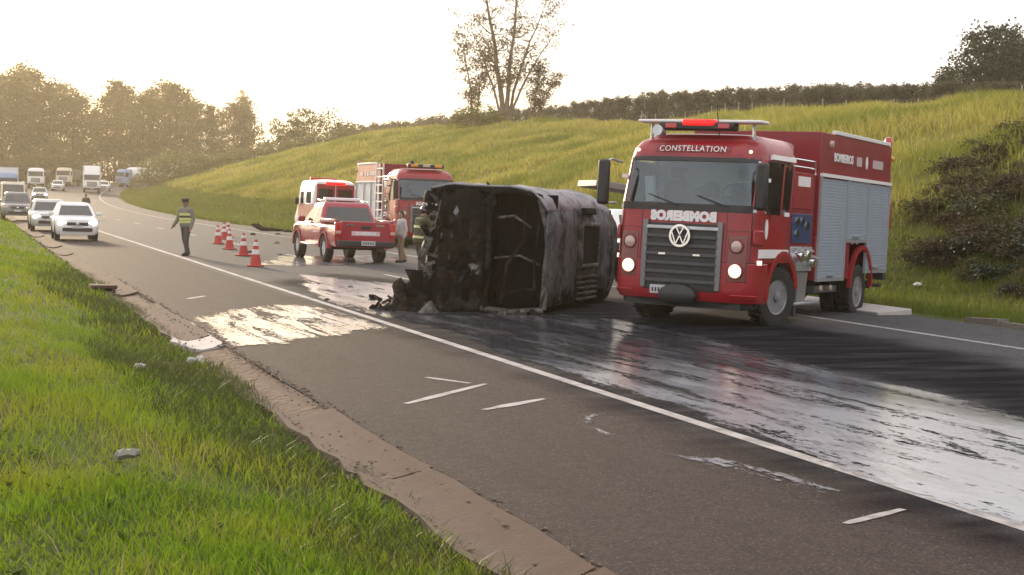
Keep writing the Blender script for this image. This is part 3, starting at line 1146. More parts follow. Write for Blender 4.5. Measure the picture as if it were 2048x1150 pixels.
for u in np.arange(-130, 530, 30):
    dep = 325 + 8 * math.sin(u * .9)
    p, n, s = at_depth(u, dep)
    hh = random.uniform(6.5, 11)
    plant('forest_shrub', 'low leafy tree filling the edge of the wood behind the bend', 'tree', low[k % 3], p, (hh / 9 * 1.15, hh / 9, hh / 9), random.uniform(0, 6), 'undergrowth trees at the wood edge')
    k += 1
for u in np.arange(-100, 160, 26):
    dep = 285 + 6 * math.sin(u * .9)
    p, n, s = at_depth(u, dep)
    if -3 < n < 20: continue
    hh = random.uniform(4.5, 7)
    plant('forest_shrub', 'low leafy tree filling the edge of the wood behind the bend', 'tree', low[k % 3], p, (hh / 9 * 1.3, hh / 9 * 1.2, hh / 9), random.uniform(0, 6), 'undergrowth trees at the wood edge')
    k += 1
# broad tree on the field nose, with its slender neighbours
br = tree_proto(10, 7.5, 0, 80, LEAF_M, BARK, 130, 44, 1.5, .45, 16, .12, True)
for u, vt, dep, sx, lb in ((628, 212, 262, 1.15, 'broad dark olive tree standing on the field crest beside the wood'), (575, 232, 272, .8, 'rounded olive tree between the wood and the broad crest tree'), (690, 244, 268, .75, 'smaller olive tree at the field end of the broad crest tree')):
    p, n, s = at_depth(u, dep)
    hh = z_at(u, vt, dep) - p.z
    plant('broad_tree', lb, 'tree', br, p, (hh / 10 * sx, hh / 10 * sx, hh / 10), u * .1)
# bushes along the nose of the hill
bush = [tree_proto(3, 2.4, 0, 90 + i, LEAF_B, BARK, 34, 40, .75, .26, 4, .08, True) for i in range(3)]
k = 0
for u, vb, hh in ((300, 372, 3.2), (330, 366, 4.2), (362, 360, 4.6), (392, 355, 3.8), (425, 348, 3.4), (452, 342, 2.8), (482, 334, 2.6), (508, 328, 3.0), (536, 318, 2.8), (562, 308, 3.0), (592, 300, 2.6), (622, 294, 2.8), (655, 288, 2.2), (690, 280, 2.4), (730, 274, 2.0)):
    dep = 232 - (u - 300) * .02
    p, n, s = at_depth(u, dep)
    plant('hill_bush', 'pale yellow green bush on the shoulder of the field hill', 'bush', bush[k % 3], p, (hh / 3 * 1.2, hh / 3 * 1.2, hh / 3), u, 'bushes along the hill shoulder')
    k += 1

# plantation row along the crest, right half
plan = [tree_proto(9, r_, 0, 120 + i, LEAF_P, BARKP, 70, 36, 1.0, .36, 6, .04) for i, r_ in enumerate((2.0, 2.3, 1.8, 2.2))]
ptop = np.array([(700, 258), (740, 252), (800, 244), (900, 232), (1000, 224), (1100, 212), (1200, 200), (1300, 188), (1400, 182), (1500, 178), (1600, 174), (1700, 172), (1800, 172), (1900, 168), (2080, 165)])
k = 0
for u in np.arange(705, 2075, 11.0):
    r = ray(u, YH)
    for row in (0, 1):
        nn = (68 if row == 0 else 78) + random.uniform(-2, 2)
        t = np.linspace(40, 900, 3000)
        n_all = (r[0] * t) * NV[0] + (r[1] * t) * NV[1] - off(r[0] * t * DV[0] + r[1] * t * DV[1])
        j = int(np.argmax(n_all > nn)) if (n_all > nn).any() else len(t) - 1
        dep = min(330, r[1] * t[j])
        if row == 1 and k % 2: continue
        p, n, s = at_depth(u + random.uniform(-4, 4), dep)
        ztop = z_at(u, np.interp(u, ptop[:, 0], ptop[:, 1]) + random.uniform(-5, 6), dep)
        hh = max(2.5, ztop - p.z)
        plant('plantation_tree', 'slim grey green tree in the plantation row along the field crest', 'tree', plan[k % 4], p, (hh / 9 * random.uniform(.8, 1.15),) * 2 + (hh / 9,), random.uniform(0, 6), 'plantation trees on the crest')
    k += 1

# big dark trees at the right end of the crest
big = tree_proto(12, 6.2, 0, 150, LEAF_D, BARK, 330, 60, 1.35, .40, 14, .10, True)
for u, vt, dep, sx, lb in ((1985, 46, 118, 1.0, 'large dark domed tree behind the fence at the field crest'), (2075, 60, 126, 1.0, 'dark spreading tree beside the large domed tree'), (1868, 158, 122, .75, 'small dark tree between plantation row and large domed tree'), (1925, 172, 116, .7, 'low dark tree at the foot of the large domed tree')):
    p, n, s = at_depth(u, dep)
    hh = z_at(u, vt, dep) - p.z
    plant('dark_tree', lb, 'tree', big, p, (hh / 12 * sx, hh / 12 * sx, hh / 12), u)

# tall sparse tree on the crest: several bare stems, leaf tufts at the branch ends
def sparse_tree(seed, h, stems, tuft):
    r = random.Random(seed)
    mb = MB()
    tips = []
    for (bx, lx, ly, hh, r0) in stems:
        pts = [Vector((bx * .12, 0, -.5))]
        for i in range(1, 11):
            f = i / 10
            pts.append(Vector((bx * .12 + bx * f * .3 + lx * f ** 1.4 + r.uniform(-.1, .1), ly * f + r.uniform(-.12, .12), hh * f)))
        mb.tube(pts, [r0 * (1 - .8 * i / 10) for i in range(11)], 8)
        for i in range(3, 11):
            for q in range(r.choice((3, 4, 4, 5))):
                a = r.uniform(0, 2 * math.pi)
                ln = r.uniform(1.3, 3.4) * (1.2 - .45 * i / 10) * h / 20
                e = pts[i] + Vector((math.cos(a) * ln, math.sin(a) * ln, ln * r.uniform(.25, .9)))
                mid = (pts[i] + e) / 2 + Vector((0, 0, -.12 * ln))
                mb.tube([pts[i], mid, e], [r0 * .26 * (1.1 - i * .06), r0 * .15, r0 * .05], 5)
                tips.append(e)
                for z in range(4):
                    e2 = mid.lerp(e, r.uniform(.2, .9)) + Vector((r.uniform(-1, 1), r.uniform(-1, 1), r.uniform(.2, .9))) * ln * .4
                    mb.tube([mid.lerp(e, .4), e2], [r0 * .09, r0 * .03], 4)
                    tips.append(e2)
        tips.append(pts[-1])
    P = []
    for t in tips:
        if r.random() < .8:
            k = r.choice((6, 10, 16, 26))
            P.append(np.array(t) + rng.normal(size=(k, 3)) * np.array([.42, .42, .22]) * tuft)
    V, Q = leafcloud(np.concatenate(P), .21, .2)
    cm = fast_mesh('crown', V, Q)
    cm.materials.append(LEAF_S)
    tm = mb.mesh('trunk', 50)
    tm.materials.append(BARKP)
    return tm, cm
def put_sparse(u, vb, vt, dep, seed, stems, tuft, label):
    p, n, s = at_depth(u, dep)
    hh = z_at(u, vt, dep) - p.z
    plant('sparse_tree', label, 'tree', sparse_tree(seed, hh, [(a, b, c, d * hh, e) for a, b, c, d, e in stems], tuft), p, 1.0, 0)
put_sparse(1008, 255, -55, 158, 5, ((-1.0, -2.2, .3, 1.0, .34), (.6, 1.2, -.2, .97, .30), (1.6, 3.4, .5, .80, .20), (2.2, 4.2, -.6, .62, .17), (-1.5, -3.0, .4, .66, .16)), 1.0, 'very tall sparse tree with bare forked stems on the field crest')
put_sparse(948, 258, 78, 160, 8, ((-.6, -1.1, .2, 1.0, .17), (.5, .8, 0, .8, .13)), .9, 'slender sparse tree left standing beside the very tall forked tree')
put_sparse(1062, 256, 140, 157, 9, ((.3, .6, .2, 1.0, .14), (1.0, 2.0, .3, .85, .11)), .9, 'short sparse tree between the very tall forked tree and the plantation')
for u, hh in ((940, 2.2), (965, 2.6), (990, 1.6), (1085, 1.8), (1140, 1.5)):
    p, n, s = at_depth(u, 154)
    plant('crest_bush', 'pale bush at the foot of the sparse trees on the crest', 'bush', bush[int(u) % 3], p, (hh / 3 * 1.3, hh / 3 * 1.3, hh / 3), u, 'bushes under the sparse trees')

# fence along the crest: each post its own piece
FWOOD = mat('weathered_post', (.30, .26, .22), .9, 0, .25, 6)
fence = thing('field_fence', 'thin pale wooden post and wire fence along the field crest', 'fence', (0, 0, 0), RA, tilt=False)
pm = MB().cyl((0, 0, -.3), (0, 0, 1.35), .05, .04, 7).mesh('post', 50)
pm.materials.append(FWOOD)
fp = []
s = 48.0
while s < 112:
    n = 51.0 + .4 * math.sin(s * .2)
    o = bpy.data.objects.new('post', pm)
    col.objects.link(o)
    o.parent = fence
    x = n + float(off(s))
    z = float(terrain(n, s))
    hsc = random.uniform(.6, 1.0)
    o.location = (x, s, z)
    o.scale = (1, 1, hsc)
    o.rotation_euler = (R(random.uniform(-3, 3)), R(random.uniform(-3, 3)), 0)
    fp.append(Vector((x, s, z)))
    s += 2.3
for hz in (.55, .95):
    MB().tube([p + Vector((0, 0, hz)) for p in fp], .012, 4).build('wire', GREYD, fence)

# scrub on the cut bank at the right: brown, dark and half dry
scr = []
for i in range(4):
    r = random.Random(300 + i)
    mb = MB()
    tips = []
    for q in range(46):
        a, el = r.uniform(0, 6.28), r.uniform(.15, 1.4)
        ln = r.uniform(.6, 1.35)
        e = Vector((math.cos(a) * math.cos(el), math.sin(a) * math.cos(el), math.sin(el))) * ln
        mid = e * .5 + Vector((r.uniform(-.1, .1), r.uniform(-.1, .1), .12))
        e.z -= .25 * ln * r.random()
        mb.tube([Vector((r.uniform(-.15, .15), r.uniform(-.15, .15), -.05)), mid, e], [.016, .011, .004], 4)
        tips += [mid, e, (mid + e) / 2]
    tm = mb.mesh('stems', 60)
    tm.materials.append(DRY)
    P = np.concatenate([np.array(t) + rng.normal(size=(9, 3)) * .13 for t in tips])
    V, Q = leafcloud(P, .13, .1)
    cm = fast_mesh('foliage', V, Q)
    cm.materials.append((DRY, LEAF_D, DRY, LEAF_M)[i])
    scr.append((tm, cm))
LBL = ('dry brown twiggy scrub bush on the cut bank behind the front fire engine', 'dark green scrub bush on the cut bank behind the front fire engine', 'matted dry brown brush on the cut bank above the verge', 'olive green scrub bush on the cut bank above the verge')
def inside(u, v, poly):
    return in_poly(np.array([u]), np.array([v]), poly)[0] > 0
BANKP = [(1805, 470), (1840, 380), (1900, 330), (1960, 290), (2048, 250), (2260, 225), (2260, 610), (2048, 600), (1960, 580), (1890, 540), (1830, 520)]
q = 0
while q < 170:
    u, v = random.uniform(1800, 2250), random.uniform(225, 610)
    if not inside(u, v, BANKP): continue
    n, s = ground_at(u, v)
    if n < 19 or n > 48: continue
    i = random.choice((0, 0, 1, 1, 1, 2, 3)) if v > 430 else random.choice((0, 0, 1, 2, 2, 3, 3))
    sc1 = random.uniform(.22, .56) * (1.0 if v < 520 else .7)
    plant('scrub_bush', LBL[i], 'bush', scr[i], W(n, s, float(terrain(n, s)) - .05), (sc1 * 1.3, sc1 * 1.3, sc1 * .85), random.uniform(0, 6), 'scrub bushes of kind %s on the cut bank' % ('dry brown', 'dark green', 'matted brown', 'olive')[i], names=('stems', 'foliage'))
    q += 1
# ================================================================== vehicles
def wheel_meshes(r, wd, kind='truck'):
    """tyre and rim, axis along x, outer face towards +x"""
    t = MB()
    h = wd / 2
    t.lathe([(r * .56, -h * .9), (r * .80, -h), (r * .95, -h * .92), (r, -h * .6), (r * .985, -h * .2), (r * .985, h * .2), (r, h * .6), (r * .95, h * .92), (r * .80, h), (r * .57, h * .86), (r * .55, h * .3), (r * .55, -h * .5)], (0, 0, 0), 'x', 32)
    for k in range(30):                           # tread blocks
        a = 2 * math.pi * k / 30
        for x in (-h * .5, h * .5):
            t.box((x, r * math.cos(a), r * math.sin(a)), (h * .7, r * .09, r * .05), Matrix.Rotation(a - math.pi / 2, 3, 'X'))
    rim = MB()
    if kind == 'truck':
        rim.lathe([(r * .55, h * .80), (r * .57, h * .92), (r * .52, h * .80), (r * .47, h * .3), (r * .36, h * .2), (r * .24, h * .55), (r * .17, h * .6), (r * .15, h * 1.0), (r * .10, h * 1.08), (.001, h * 1.08)], (0, 0, 0), 'x', 28)
        for k in range(10):
            a = 2 * math.pi * k / 10
            rim.cyl((h * .2, r * .30 * math.cos(a), r * .30 * math.sin(a)), (h * .62, r * .30 * math.cos(a), r * .30 * math.sin(a)), r * .028, n=6)
    else:
        rim.lathe([(r * .56, h * .70), (r * .62, h * .86), (r * .58, h * .74), (r * .55, h * .2), (.001, h * .15)], (0, 0, 0), 'x', 28)
        for k in range(6):
            a = 2 * math.pi * k / 6
            rim.box((h * .62, r * .33 * math.cos(a), r * .33 * math.sin(a)), (h * .3, r * .50, r * .13), Matrix.Rotation(a, 3, 'X'))
        rim.cyl((h * .3, 0, 0), (h * .85, 0, 0), r * .15, r * .12, 12)
    a_, b_ = t.mesh('wheel', 40), rim.mesh('rim', 40)
    a_.materials.append(RUBBER)
    return a_, b_

WH = {}
def add_wheel(parent, x, y, r, wd, kind='truck', rimm=None, steer=0):
    rimm = rimm or (RIM if kind == 'truck' else None)
    key = (r, wd, kind, (rimm or STEEL).name)
    if key not in WH:
        a_, b_ = wheel_meshes(r, wd, kind)
        b_.materials.append(rimm or STEEL)
        WH[key] = (a_, b_)
    o = put('wheel', WH[key][0], RUBBER, parent)
    o.location = (x, y, r)
    o.rotation_euler = (0, 0, (0 if x > 0 else math.pi) + steer)
    put('rim', WH[key][1], rimm or STEEL, o)
    return o

def cab_surface(zp, yp, wp, rc, bulge):
    def fn(t, z):
        hw = float(np.interp(z, zp, wp))
        yf = float(np.interp(z, zp, yp))
        a = abs(t)
        lf = hw - rc
        if a < lf:
            x, y = a, yf - bulge * (a / hw) ** 2
        else:
            y0 = yf - bulge * (lf / hw) ** 2
            g = (a - lf) / rc
            if g < math.pi / 2:
                x, y = lf + rc * math.sin(g), y0 - rc * (1 - math.cos(g))
            else:
                x, y = hw, y0 - rc - (a - lf - rc * math.pi / 2)
        return (x if t >= 0 else -x, y, z)
    return fn

def cab_hull(fn, T, zs, roof, cuts=44):
    ts = [-T + 2 * T * i / cuts for i in range(cuts + 1)]
    rings = [[Vector(fn(t, z)) for t in ts] for z in zs]
    yb = min(p.y for p in rings[0])
    for rr in rings:
        for i in (0, -1):
            rr[i].y = yb
    c = Vector((0, (rings[-1][cuts // 2].y + yb) / 2, 0))
    for f, dz in roof:                            # close the roof inwards
        rings.append([Vector((p.x * f, c.y + (p.y - c.y) * f if p.y > c.y else p.y, p.z + dz)) for p in rings[len(zs) - 1]])
    return MB().loft(rings), yb

def emblem(parent, loc, r):                       # chrome ring with a V over a W
    mb = MB()
    n = 28
    rings = []
    for k in range(n + 1):
        a = 2 * math.pi * k / n
        rings.append([Vector((math.cos(a) * (r + q * .11 * r), 0.012 if w_ else -.012, math.sin(a) * (r + q * .11 * r))) for q, w_ in ((-1, 0), (1, 0), (1, 1), (-1, 1))])
    mb.loft(rings, cap=False)
    def st(pts):
        for a_, b_ in zip(pts, pts[1:]):
            mb.span((a_[0] * r, 0, a_[1] * r), (b_[0] * r, 0, b_[1] * r), .16 * r, .02)
    st([(-.40, .85), (0, .12), (.40, .85)])
    st([(-.84, .35), (-.40, -.80), (0, .02), (.40, -.80), (.84, .35)])
    o = mb.build('emblem', CHROME, parent, 50)
    o.location = loc
    return o

def fire_engine(name, label, loc, rz, kind=1, roll=0.0):
    """forward is +y, front of the cab at y=0; kind 1 the near engine, kind 2 the far one"""
    T = thing(name, label, 'fire engine', loc, rz, extra_roll=roll)
    near = kind == 1
    zp = [.40, .55, 1.1, 1.95, 2.70, 2.88, 2.99, 3.06]
    yp = [-.07, 0.0, .0, -.03, -.20, -.26, -.36, -.52]
    wp = [1.19, 1.22, 1.23, 1.22, 1.17, 1.14, 1.08, 1.0]
    fn = cab_surface(zp, yp, wp, .26, .09)
    CL = 1.66
    TT = 1.23 - .26 + .26 * math.pi / 2 + CL - .35
    hull, yb = cab_hull(fn, TT, [1.08, 1.3, 1.6, 1.86], [])
    cab = hull.build('cab', RED, T, 40)
    up, _ = cab_hull(fn, TT, [2.72, 2.82, 2.88, 2.94, 2.99, 3.03, 3.06], [(.93, .05), (.8, .075), (.5, .09), (.02, .095)])
    roof = up.build('roof', RED, T, 40)
    # pillars and back wall between belt and roof so that the cab is hollow behind its glass
    pl = MB()
    for sgn in (-1, 1):
        pl.shell(fn, sgn * 1.13, sgn * 1.42, 1.86, 2.73, 5, 6, .0, .06)
        pl.shell(fn, sgn * (TT - .10), sgn * TT, 1.86, 2.73, 3, 6, .0, .06)
        pl.shell(fn, sgn * 2.16, sgn * 2.24, 1.86, 2.73, 2, 6, .0, .05)
    pl.box((0, yb + .03, 2.3), (2.36, .06, .92))
    pl.build('pillars', RED, T, 40)
    MB().box((0, yb + .07, 2.3), (2.3, .02, .86)).box((0, -.75, 1.90), (2.34, 1.2, .05)).build('lining', LINING, T)
    # windscreen with black surround
    su = MB()
    su.shell(fn, -1.17, 1.17, 1.86, 1.98, 16, 2, .004, .03)
    su.shell(fn, -1.17, 1.17, 2.67, 2.74, 16, 2, .004, .03)
    su.build('windscreen_surround', BLACK, T, 40)
    ws = MB().shell(fn, -1.14, 1.14, 1.97, 2.68, 18, 6, -.01, .012).build('windscreen', GLASS, T, 40)
    wip = MB()
    for x in (-.75, .1):
        wip.span((x, .0, 1.95), (x + .55, -.06, 2.12), .018)
    wip.build('wiper', BLACK, ws)
    # inside: dashboard, seats, steering wheel, hanging gear
    MB().box((0, -.42, 1.92), (2.1, .4, .16)).build('dashboard', BLACK, T, bevel=.04)
    for x in (-.62, .60):
        st = MB().box((x, -1.12, 2.12), (.5, .16, .5)).build('seat', SEATM, T, bevel=.06)
        MB().box((x, -1.12, 2.5), (.3, .12, .2)).build('headrest', SEATM, st, bevel=.05)
    sw = MB()
    n = 20
    sw.tube([(-.62 + .22 * math.cos(2 * math.pi * k / n), -.66 + .1 * math.sin(2 * math.pi * k / n), 2.12 + .20 * math.sin(2 * math.pi * k / n)) for k in range(n + 1)], .02, 6)
    sw.span((-.82, -.66, 2.12), (-.42, -.66, 2.12), .05)
    sw.build('steering_wheel', BLACK, T)
    if near:
        hl = MB().lathe([(.13, -.1), (.17, -.02), (.15, .08), (.09, .15), (.01, .17)], (-.15, -.75, 2.2), 'z', 14)
        hl.build('helmet', BLACK, T)
        MB().box((.1, -.78, 2.12), (.3, .2, .3), rotm(0, 10, 20)).build('gear_bag', SEATM, T, bevel=.06)
        MB().box((.82, -.5, 2.2), (.16, .12, .44), rotm(0, 6, 0)).build('document_holder', LINING, T, bevel=.02)
    # header
    if near:
        lettering(T, 'CONSTELLATION', .135, (0, fn(0, 2.87)[1] + .03, 2.87), (R(90 - 16), 0, R(180)), space=1.12, bend=.075, name='header_lettering')
        MB().shell(fn, -.66, .66, 2.80, 2.93, 10, 2, .004, .02).build('header_recess', RED2, T, 40)
        for x in (-.98, .98):
            MB().lathe([(.028, 0), (.03, .02), (.0, .03)], (x, fn(x, 2.84)[1], 2.84), 'y', 12).build('marker_lamp', LAMP_ON, T)
    # side doors: seams, windows, handles
    for sgn in (-1, 1):
        dw = MB().shell(fn, sgn * 1.46, sgn * 2.15, 1.86, 2.66, 8, 5, .004, .012, slant=(lambda t: .22 * max(0, 1 - (abs(t) - 1.46) / .35)))
        dw.build('side_window', DGLASS, T, 40)
        MB().shell(fn, sgn * 2.25, sgn * (TT - .12), 1.96, 2.66, 4, 4, .004, .012).build('quarter_window', DGLASS, T, 40)
        sm = MB()
        for t0, t1, z0, z1 in ((1.43, 1.445, 1.12, 2.7), (TT - .10, TT - .085, 1.12, 2.7), (1.43, TT - .1, 2.70, 2.712), (1.43, TT - .1, 1.14, 1.152)):
            sm.shell(fn, sgn * t0, sgn * t1, z0, z1, 4, 4, .003, .008)
        sm.build('door_seam', BLACK, T)
        MB().shell(fn, sgn * (TT - .36), sgn * (TT - .16), 1.84, 1.91, 2, 1, .03, .03).build('door_handle', LETTER if near else BLACK, T, bevel=.006)
        if near:
            MB().shell(fn, sgn * 1.30, sgn * (TT - .04), 1.16, 1.30, 10, 2, .006, .01).build('white_stripe', LETTER, T)
            MB().lathe([(.001, 0), (.16, 0), (.16, .008), (.001, .008)], (0, 0, 0), 'x', 20).build('crest', LETTER, T, loc=(sgn * 1.235, -.52, 1.62)).scale = (1, .42, 1)
            MB().span(fn(sgn * 1.47, 1.95), fn(sgn * 1.75, 1.80), .03).build('window_trim', CHROME, T)
            MB().shell(fn, sgn * 1.5, sgn * (TT - .1), 2.74, 2.82, 8, 1, .05, .06).build('rain_visor', LETTER, T)
        # mirrors
        mr = MB().box((sgn * 1.37, .16, 2.28), (.20, .13, .74)).build('mirror', BLACK, T, bevel=.05)
        MB().tube([(sgn * 1.2, -.16, 2.62), (sgn * 1.28, .08, 2.66), (sgn * 1.37, .12, 2.6)], .02, 6).build('mirror_arm', STEEL, mr)
        MB().tube([(sgn * 1.22, -.05, 1.95), (sgn * 1.29, .1, 1.94), (sgn * 1.37, .12, 2.0)], .02, 6).build('mirror_arm', STEEL, mr)
        MB().shell(fn, sgn * 1.2, sgn * 1.34, 2.36, 2.42, 2, 1, .1, .1).build('mirror_bracket', LETTER, mr)
    # lower front
    low = MB()
    low.shell(fn, -1.72, 1.72, .42, 1.07, 30, 6, .012, .10)
    bumper = low.build('bumper', RED, T, 40, bevel=.02)
    sm = MB().shell(fn, -1.5, 1.5, 1.068, 1.082, 24, 1, .006, .03)
    sm.build('panel_gap', BLACK, T)
    MB().shell(fn, -1.5, 1.5, .34, .44, 24, 1, -.05, .1).box((0, -.5, .40), (2.0, .7, .18)).build('underrun', BLACK, T)
    # grille
    gf = MB().shell(fn, -.64, .64, .58, 1.66, 14, 8, .020, .03)
    gr = gf.build('grille', BLACK, T, 40, bevel=.01)
    for q in range(7):
        z = .70 + q * .143
        bar = MB().shell(fn, -.62, .62, z, z + .055, 14, 1, .055, .045).build('grille_bar', GREYD if q < 5 else STEEL if q == 6 else GREYD, gr, 40, bevel=.008)
    for sgn in (-1, 1):
        MB().shell(fn, sgn * .60, sgn * .69, .60, 1.70, 2, 10, .05, .05).build('grille_frame', mat('grey_trim', (.17, .17, .18), .35, .5, .1, 5), gr, 40, bevel=.01)
    for x in (-.30, .30):
        MB().box((x, .075, 1.16), (.12, .02, .03)).build('grille_clip', CHROME, gr)
    if near:
        emblem(gr, (0, .085, 1.46), .165)
        lettering(T, 'BOMBEIROS', .20, (0, fn(0, 1.77)[1] + .02, 1.77), FRONT, fat=.016, mirror=True, space=1.08, bend=.06, name='front_lettering')
        MB().lathe([(.001, .14), (.2, .13), (.28, .07), (.30, 0), (.001, 0)], (0, .04, .82), 'y', 20).build('winch_cover', BLACK, gr).scale = (1.15, 1, .62)
    else:
        lettering(T, 'BOMBEIROS', .17, (0, fn(0, 1.74)[1] + .018, 1.74), FRONT, fat=.008, mirror=True, space=1.05, bend=.06, name='front_lettering')
    pl_ = MB().box((.28 if near else 0, .06, .58), (.42, .02, .14)).build('number_plate', PLATE, T, bevel=.005)
    mk = MB()
    for q in range(7):
        mk.box(((.28 if near else 0) - .16 + q * .053, .0715, .575), (.028, .004, .07))
    mk.build('plate_characters', BLACK, pl_)
    for sgn in (-1, 1):                            # panel gaps of the front
        sm = MB()
        for t0, t1, z0, z1 in ((.735, .745, 1.10, 1.84), (1.14, 1.15, 1.10, 1.84), (.735, 1.15, 1.57, 1.578), (1.16, 1.40, 1.70, 1.708), (.10, 1.1, 2.765, 2.772)):
            sm.shell(fn, sgn * t0, sgn * t1, z0, z1, 4, 3, .003, .008)
        tag(sm.build('panel_gap', BLACK, T), kind='stuff')
        MB().shell(fn, sgn * 1.16, sgn * 1.36, 1.36, 1.60, 4, 3, .05, .05).build('wind_deflector', RED, T, 40, bevel=.02)
    # lamps: an upper indicator and a lower headlamp each side
    for sgn in (-1, 1):
        hx = sgn * .93
        y1, y2 = fn(hx, 1.33)[1], fn(hx, .94)[1]
        MB().shell(fn, sgn * .78, sgn * 1.10, .76, 1.50, 6, 8, .016, .03).build('lamp_housing', mat('lamp_housing', (.16, .03, .03), .3, 0, .2, 8, coat=.5), T, 40, bevel=.02)
        u_ = MB().lathe([(.10, 0), (.095, .04), (.07, .06), (.001, .068)], (hx, y1, 1.33), 'y', 20).build('indicator', LAMP_OFF, T)
        MB().lathe([(.115, 0), (.115, .045), (.10, .05), (.10, 0)], (hx, y1, 1.33), 'y', 20).build('lamp_ring', RED2, u_)
        h_ = MB().lathe([(.112, 0), (.107, .05), (.08, .075), (.001, .085)], (hx, y2, .94), 'y', 22).build('headlamp', LAMP_ON if near else LAMP_OFF, T)
        MB().lathe([(.13, 0), (.13, .05), (.112, .055), (.112, 0)], (hx, y2, .94), 'y', 22).build('lamp_ring', RED2, h_)
        MB().shell(fn, sgn * .86, sgn * 1.3, .50, .56, 5, 1, .03, .04).build('bumper_step', RED, bumper, bevel=.01)
        MB().shell(fn, sgn * 1.28, sgn * 1.38, 1.05, 1.12, 2, 1, .03, .03).build('side_marker', LAMP_ON if near else AMBER, T)
    # roof light bar and board
    if near:
        MB().box((0, -.62, 3.33), (2.16, .40, .05)).build('roof_board', LETTER, roof, bevel=.02)
        lb = MB().box((0, -.44, 3.24), (1.3, .3, .13)).build('light_bar', BLACK, roof, bevel=.03)
        MB().box((-.06, -.40, 3.30), (.56, .28, .10)).build('beacon', RED_ON, lb, bevel=.03)
        for x in (-.5, .42):
            MB().box((x, -.31, 3.24), (.2, .06, .08)).build('beacon', REDLENS, lb, bevel=.01)
        for x in (-.9, .9):
            MB().cyl((x, -.62, 3.0), (x, -.62, 3.31), .025).build('board_leg', STEEL, roof)
        MB().tube([(-.35, -.5, 3.1), (-.35, -.35, 3.5), (-.35, -.36, 3.58)], .008, 5).build('aerial', BLACK, roof)
        MB().cyl((.55, -.3, 3.12), (.55, -.05, 3.15), .05, .09, 12).build('horn', STEEL, roof)
    else:
        lb = MB().box((0, -.5, 3.25), (1.5, .3, .14)).build('light_bar', BLACK, roof, bevel=.03)
        for x in (-.5, 0, .5):
            MB().box((x, -.36, 3.26), (.3, .1, .11)).build('beacon', AMBER if x else LAMP_OFF, lb, bevel=.02)
        MB().lathe([(.09, 0), (.08, .14), (.0, .18)], (.55, -.5, 3.3), 'z', 12).build('spot_lamp', BLACK, roof)
    # chassis, wheels, fenders
    WB, FA = (4.35, -1.38)
    ch = MB()
    for x in (-.43, .43):
        ch.box((x, -4.0, .82), (.09, 6.2, .24))
    ch.box((0, FA, .52), (1.9, .16, .16)).box((0, FA - WB, .52), (1.7, .22, .22))
    ch.lathe([(.01, -.26), (.2, -.2), (.25, 0), (.2, .2), (.01, .26)], (0, FA - WB, .52), 'y', 14)
    ch.box((.0, -2.3, .85), (1.3, .8, .4))
    ch.build('chassis', BLACK, T)
    for sgn in (-1, 1):
        add_wheel(T, sgn * 1.04, FA, .515, .29, steer=R(-14) if near else 0)
        add_wheel(T, sgn * 1.05, FA - WB, .515, .27)
        add_wheel(T, sgn * .72, FA - WB, .515, .27)
        arc = MB()
        rings = []
        for k in range(13):
            a = math.pi * (k / 12 * .98 - .03)
            rings.append([Vector((sgn * x_, FA + (r_) * math.cos(a) * 1.04, .54 + r_ * math.sin(a))) for x_, r_ in ((.80, .60), (1.235, .60), (1.255, .66), (1.24, .74), (.80, .70))])
        arc.loft(rings)
        arc.build('fender', RED, T, 40)
        MB().box((sgn * 1.12, FA - .72, .42), (.2, .10, .5)).box((sgn * 1.05, FA - .60, .36), (.3, .30, .04)).build('entry_step', GREYD, T)
        MB().shell(fn, sgn * 1.72, sgn * 1.74, .42, 1.07, 1, 4, .01, .1).build('bumper_end', RED, T)
    # pump bay
    y0, y1 = yb - .08, -3.05
    pb = MB().box((0, (y0 + y1) / 2, 1.85), (2.30, y0 - y1, 1.5)).build('pump_house', RED2, T, bevel=.02)
    MB().box((0, (y0 + y1) / 2, .98), (1.9, y0 - y1 - .1, .22)).build('pump_base', GREYD, T)
    for sgn in (-1, 1):
        X = sgn * 1.155
        MB().box((X, -2.4, 2.30), (.02, .95, .62)).build('pump_hatch', RED, pb, bevel=.01)
        MB().box((X + sgn * .012, -2.40, 2.46), (.008, .62, .17)).build('white_label', LETTER, pb)
        bp_ = MB().box((X, -2.4, 1.66), (.03, 1.0, .5)).build('gauge_panel', BLUEP if near else GREYD, pb, bevel=.01)
        for gy, gz in ((-2.14, 1.78), (-2.38, 1.78), (-2.14, 1.56), (-2.62, 1.70)):
            MB().lathe([(.001, 0), (.075, 0), (.075, sgn * .02), (.001, sgn * .022)], (X + sgn * .016, gy, gz), 'x', 14).build('gauge', CHROME, bp_)
        vp = MB().box((X, -2.42, 1.14), (.05, 1.1, .42)).build('valve_panel', STEEL, pb, bevel=.01)
        for gy, gz, r_ in ((-2.15, 1.2, .09), (-2.5, 1.22, .11), (-2.78, 1.1, .08)):
            MB().cyl((X, gy, gz), (X + sgn * .13, gy, gz - .03), r_, r_ * .9, 14).build('outlet', CHROME, vp)
            MB().span((X + sgn * .05, gy + .1, gz + .12), (X + sgn * .16, gy - .12, gz + .06), .035).build('valve_handle', STEEL, vp)
        MB().prism([(y0 - .05, .40), (y1 + .2, .40), (y1 + .1, .93), (y0 - .05, .93)], 'x', X - sgn * .30, X - sgn * .02).build('side_tank', mat('chequer_plate', (.28, .27, .26), .45, .7, .2, 20, bump=.6, bscale=60), T, bevel=.02)
        MB().box((X - sgn * .05, (y0 + y1) / 2 - .1, .385), (.34, y0 - y1 - .1, .04)).build('running_board', STEEL, T, bevel=.008)
        rl = MB()
        rl.tube([(X, y0 - .02, 2.6), (X, y0 - .02, 2.82), (X, y1 + .05, 2.82), (X, y1 + .05, 2.6)], .02, 6)
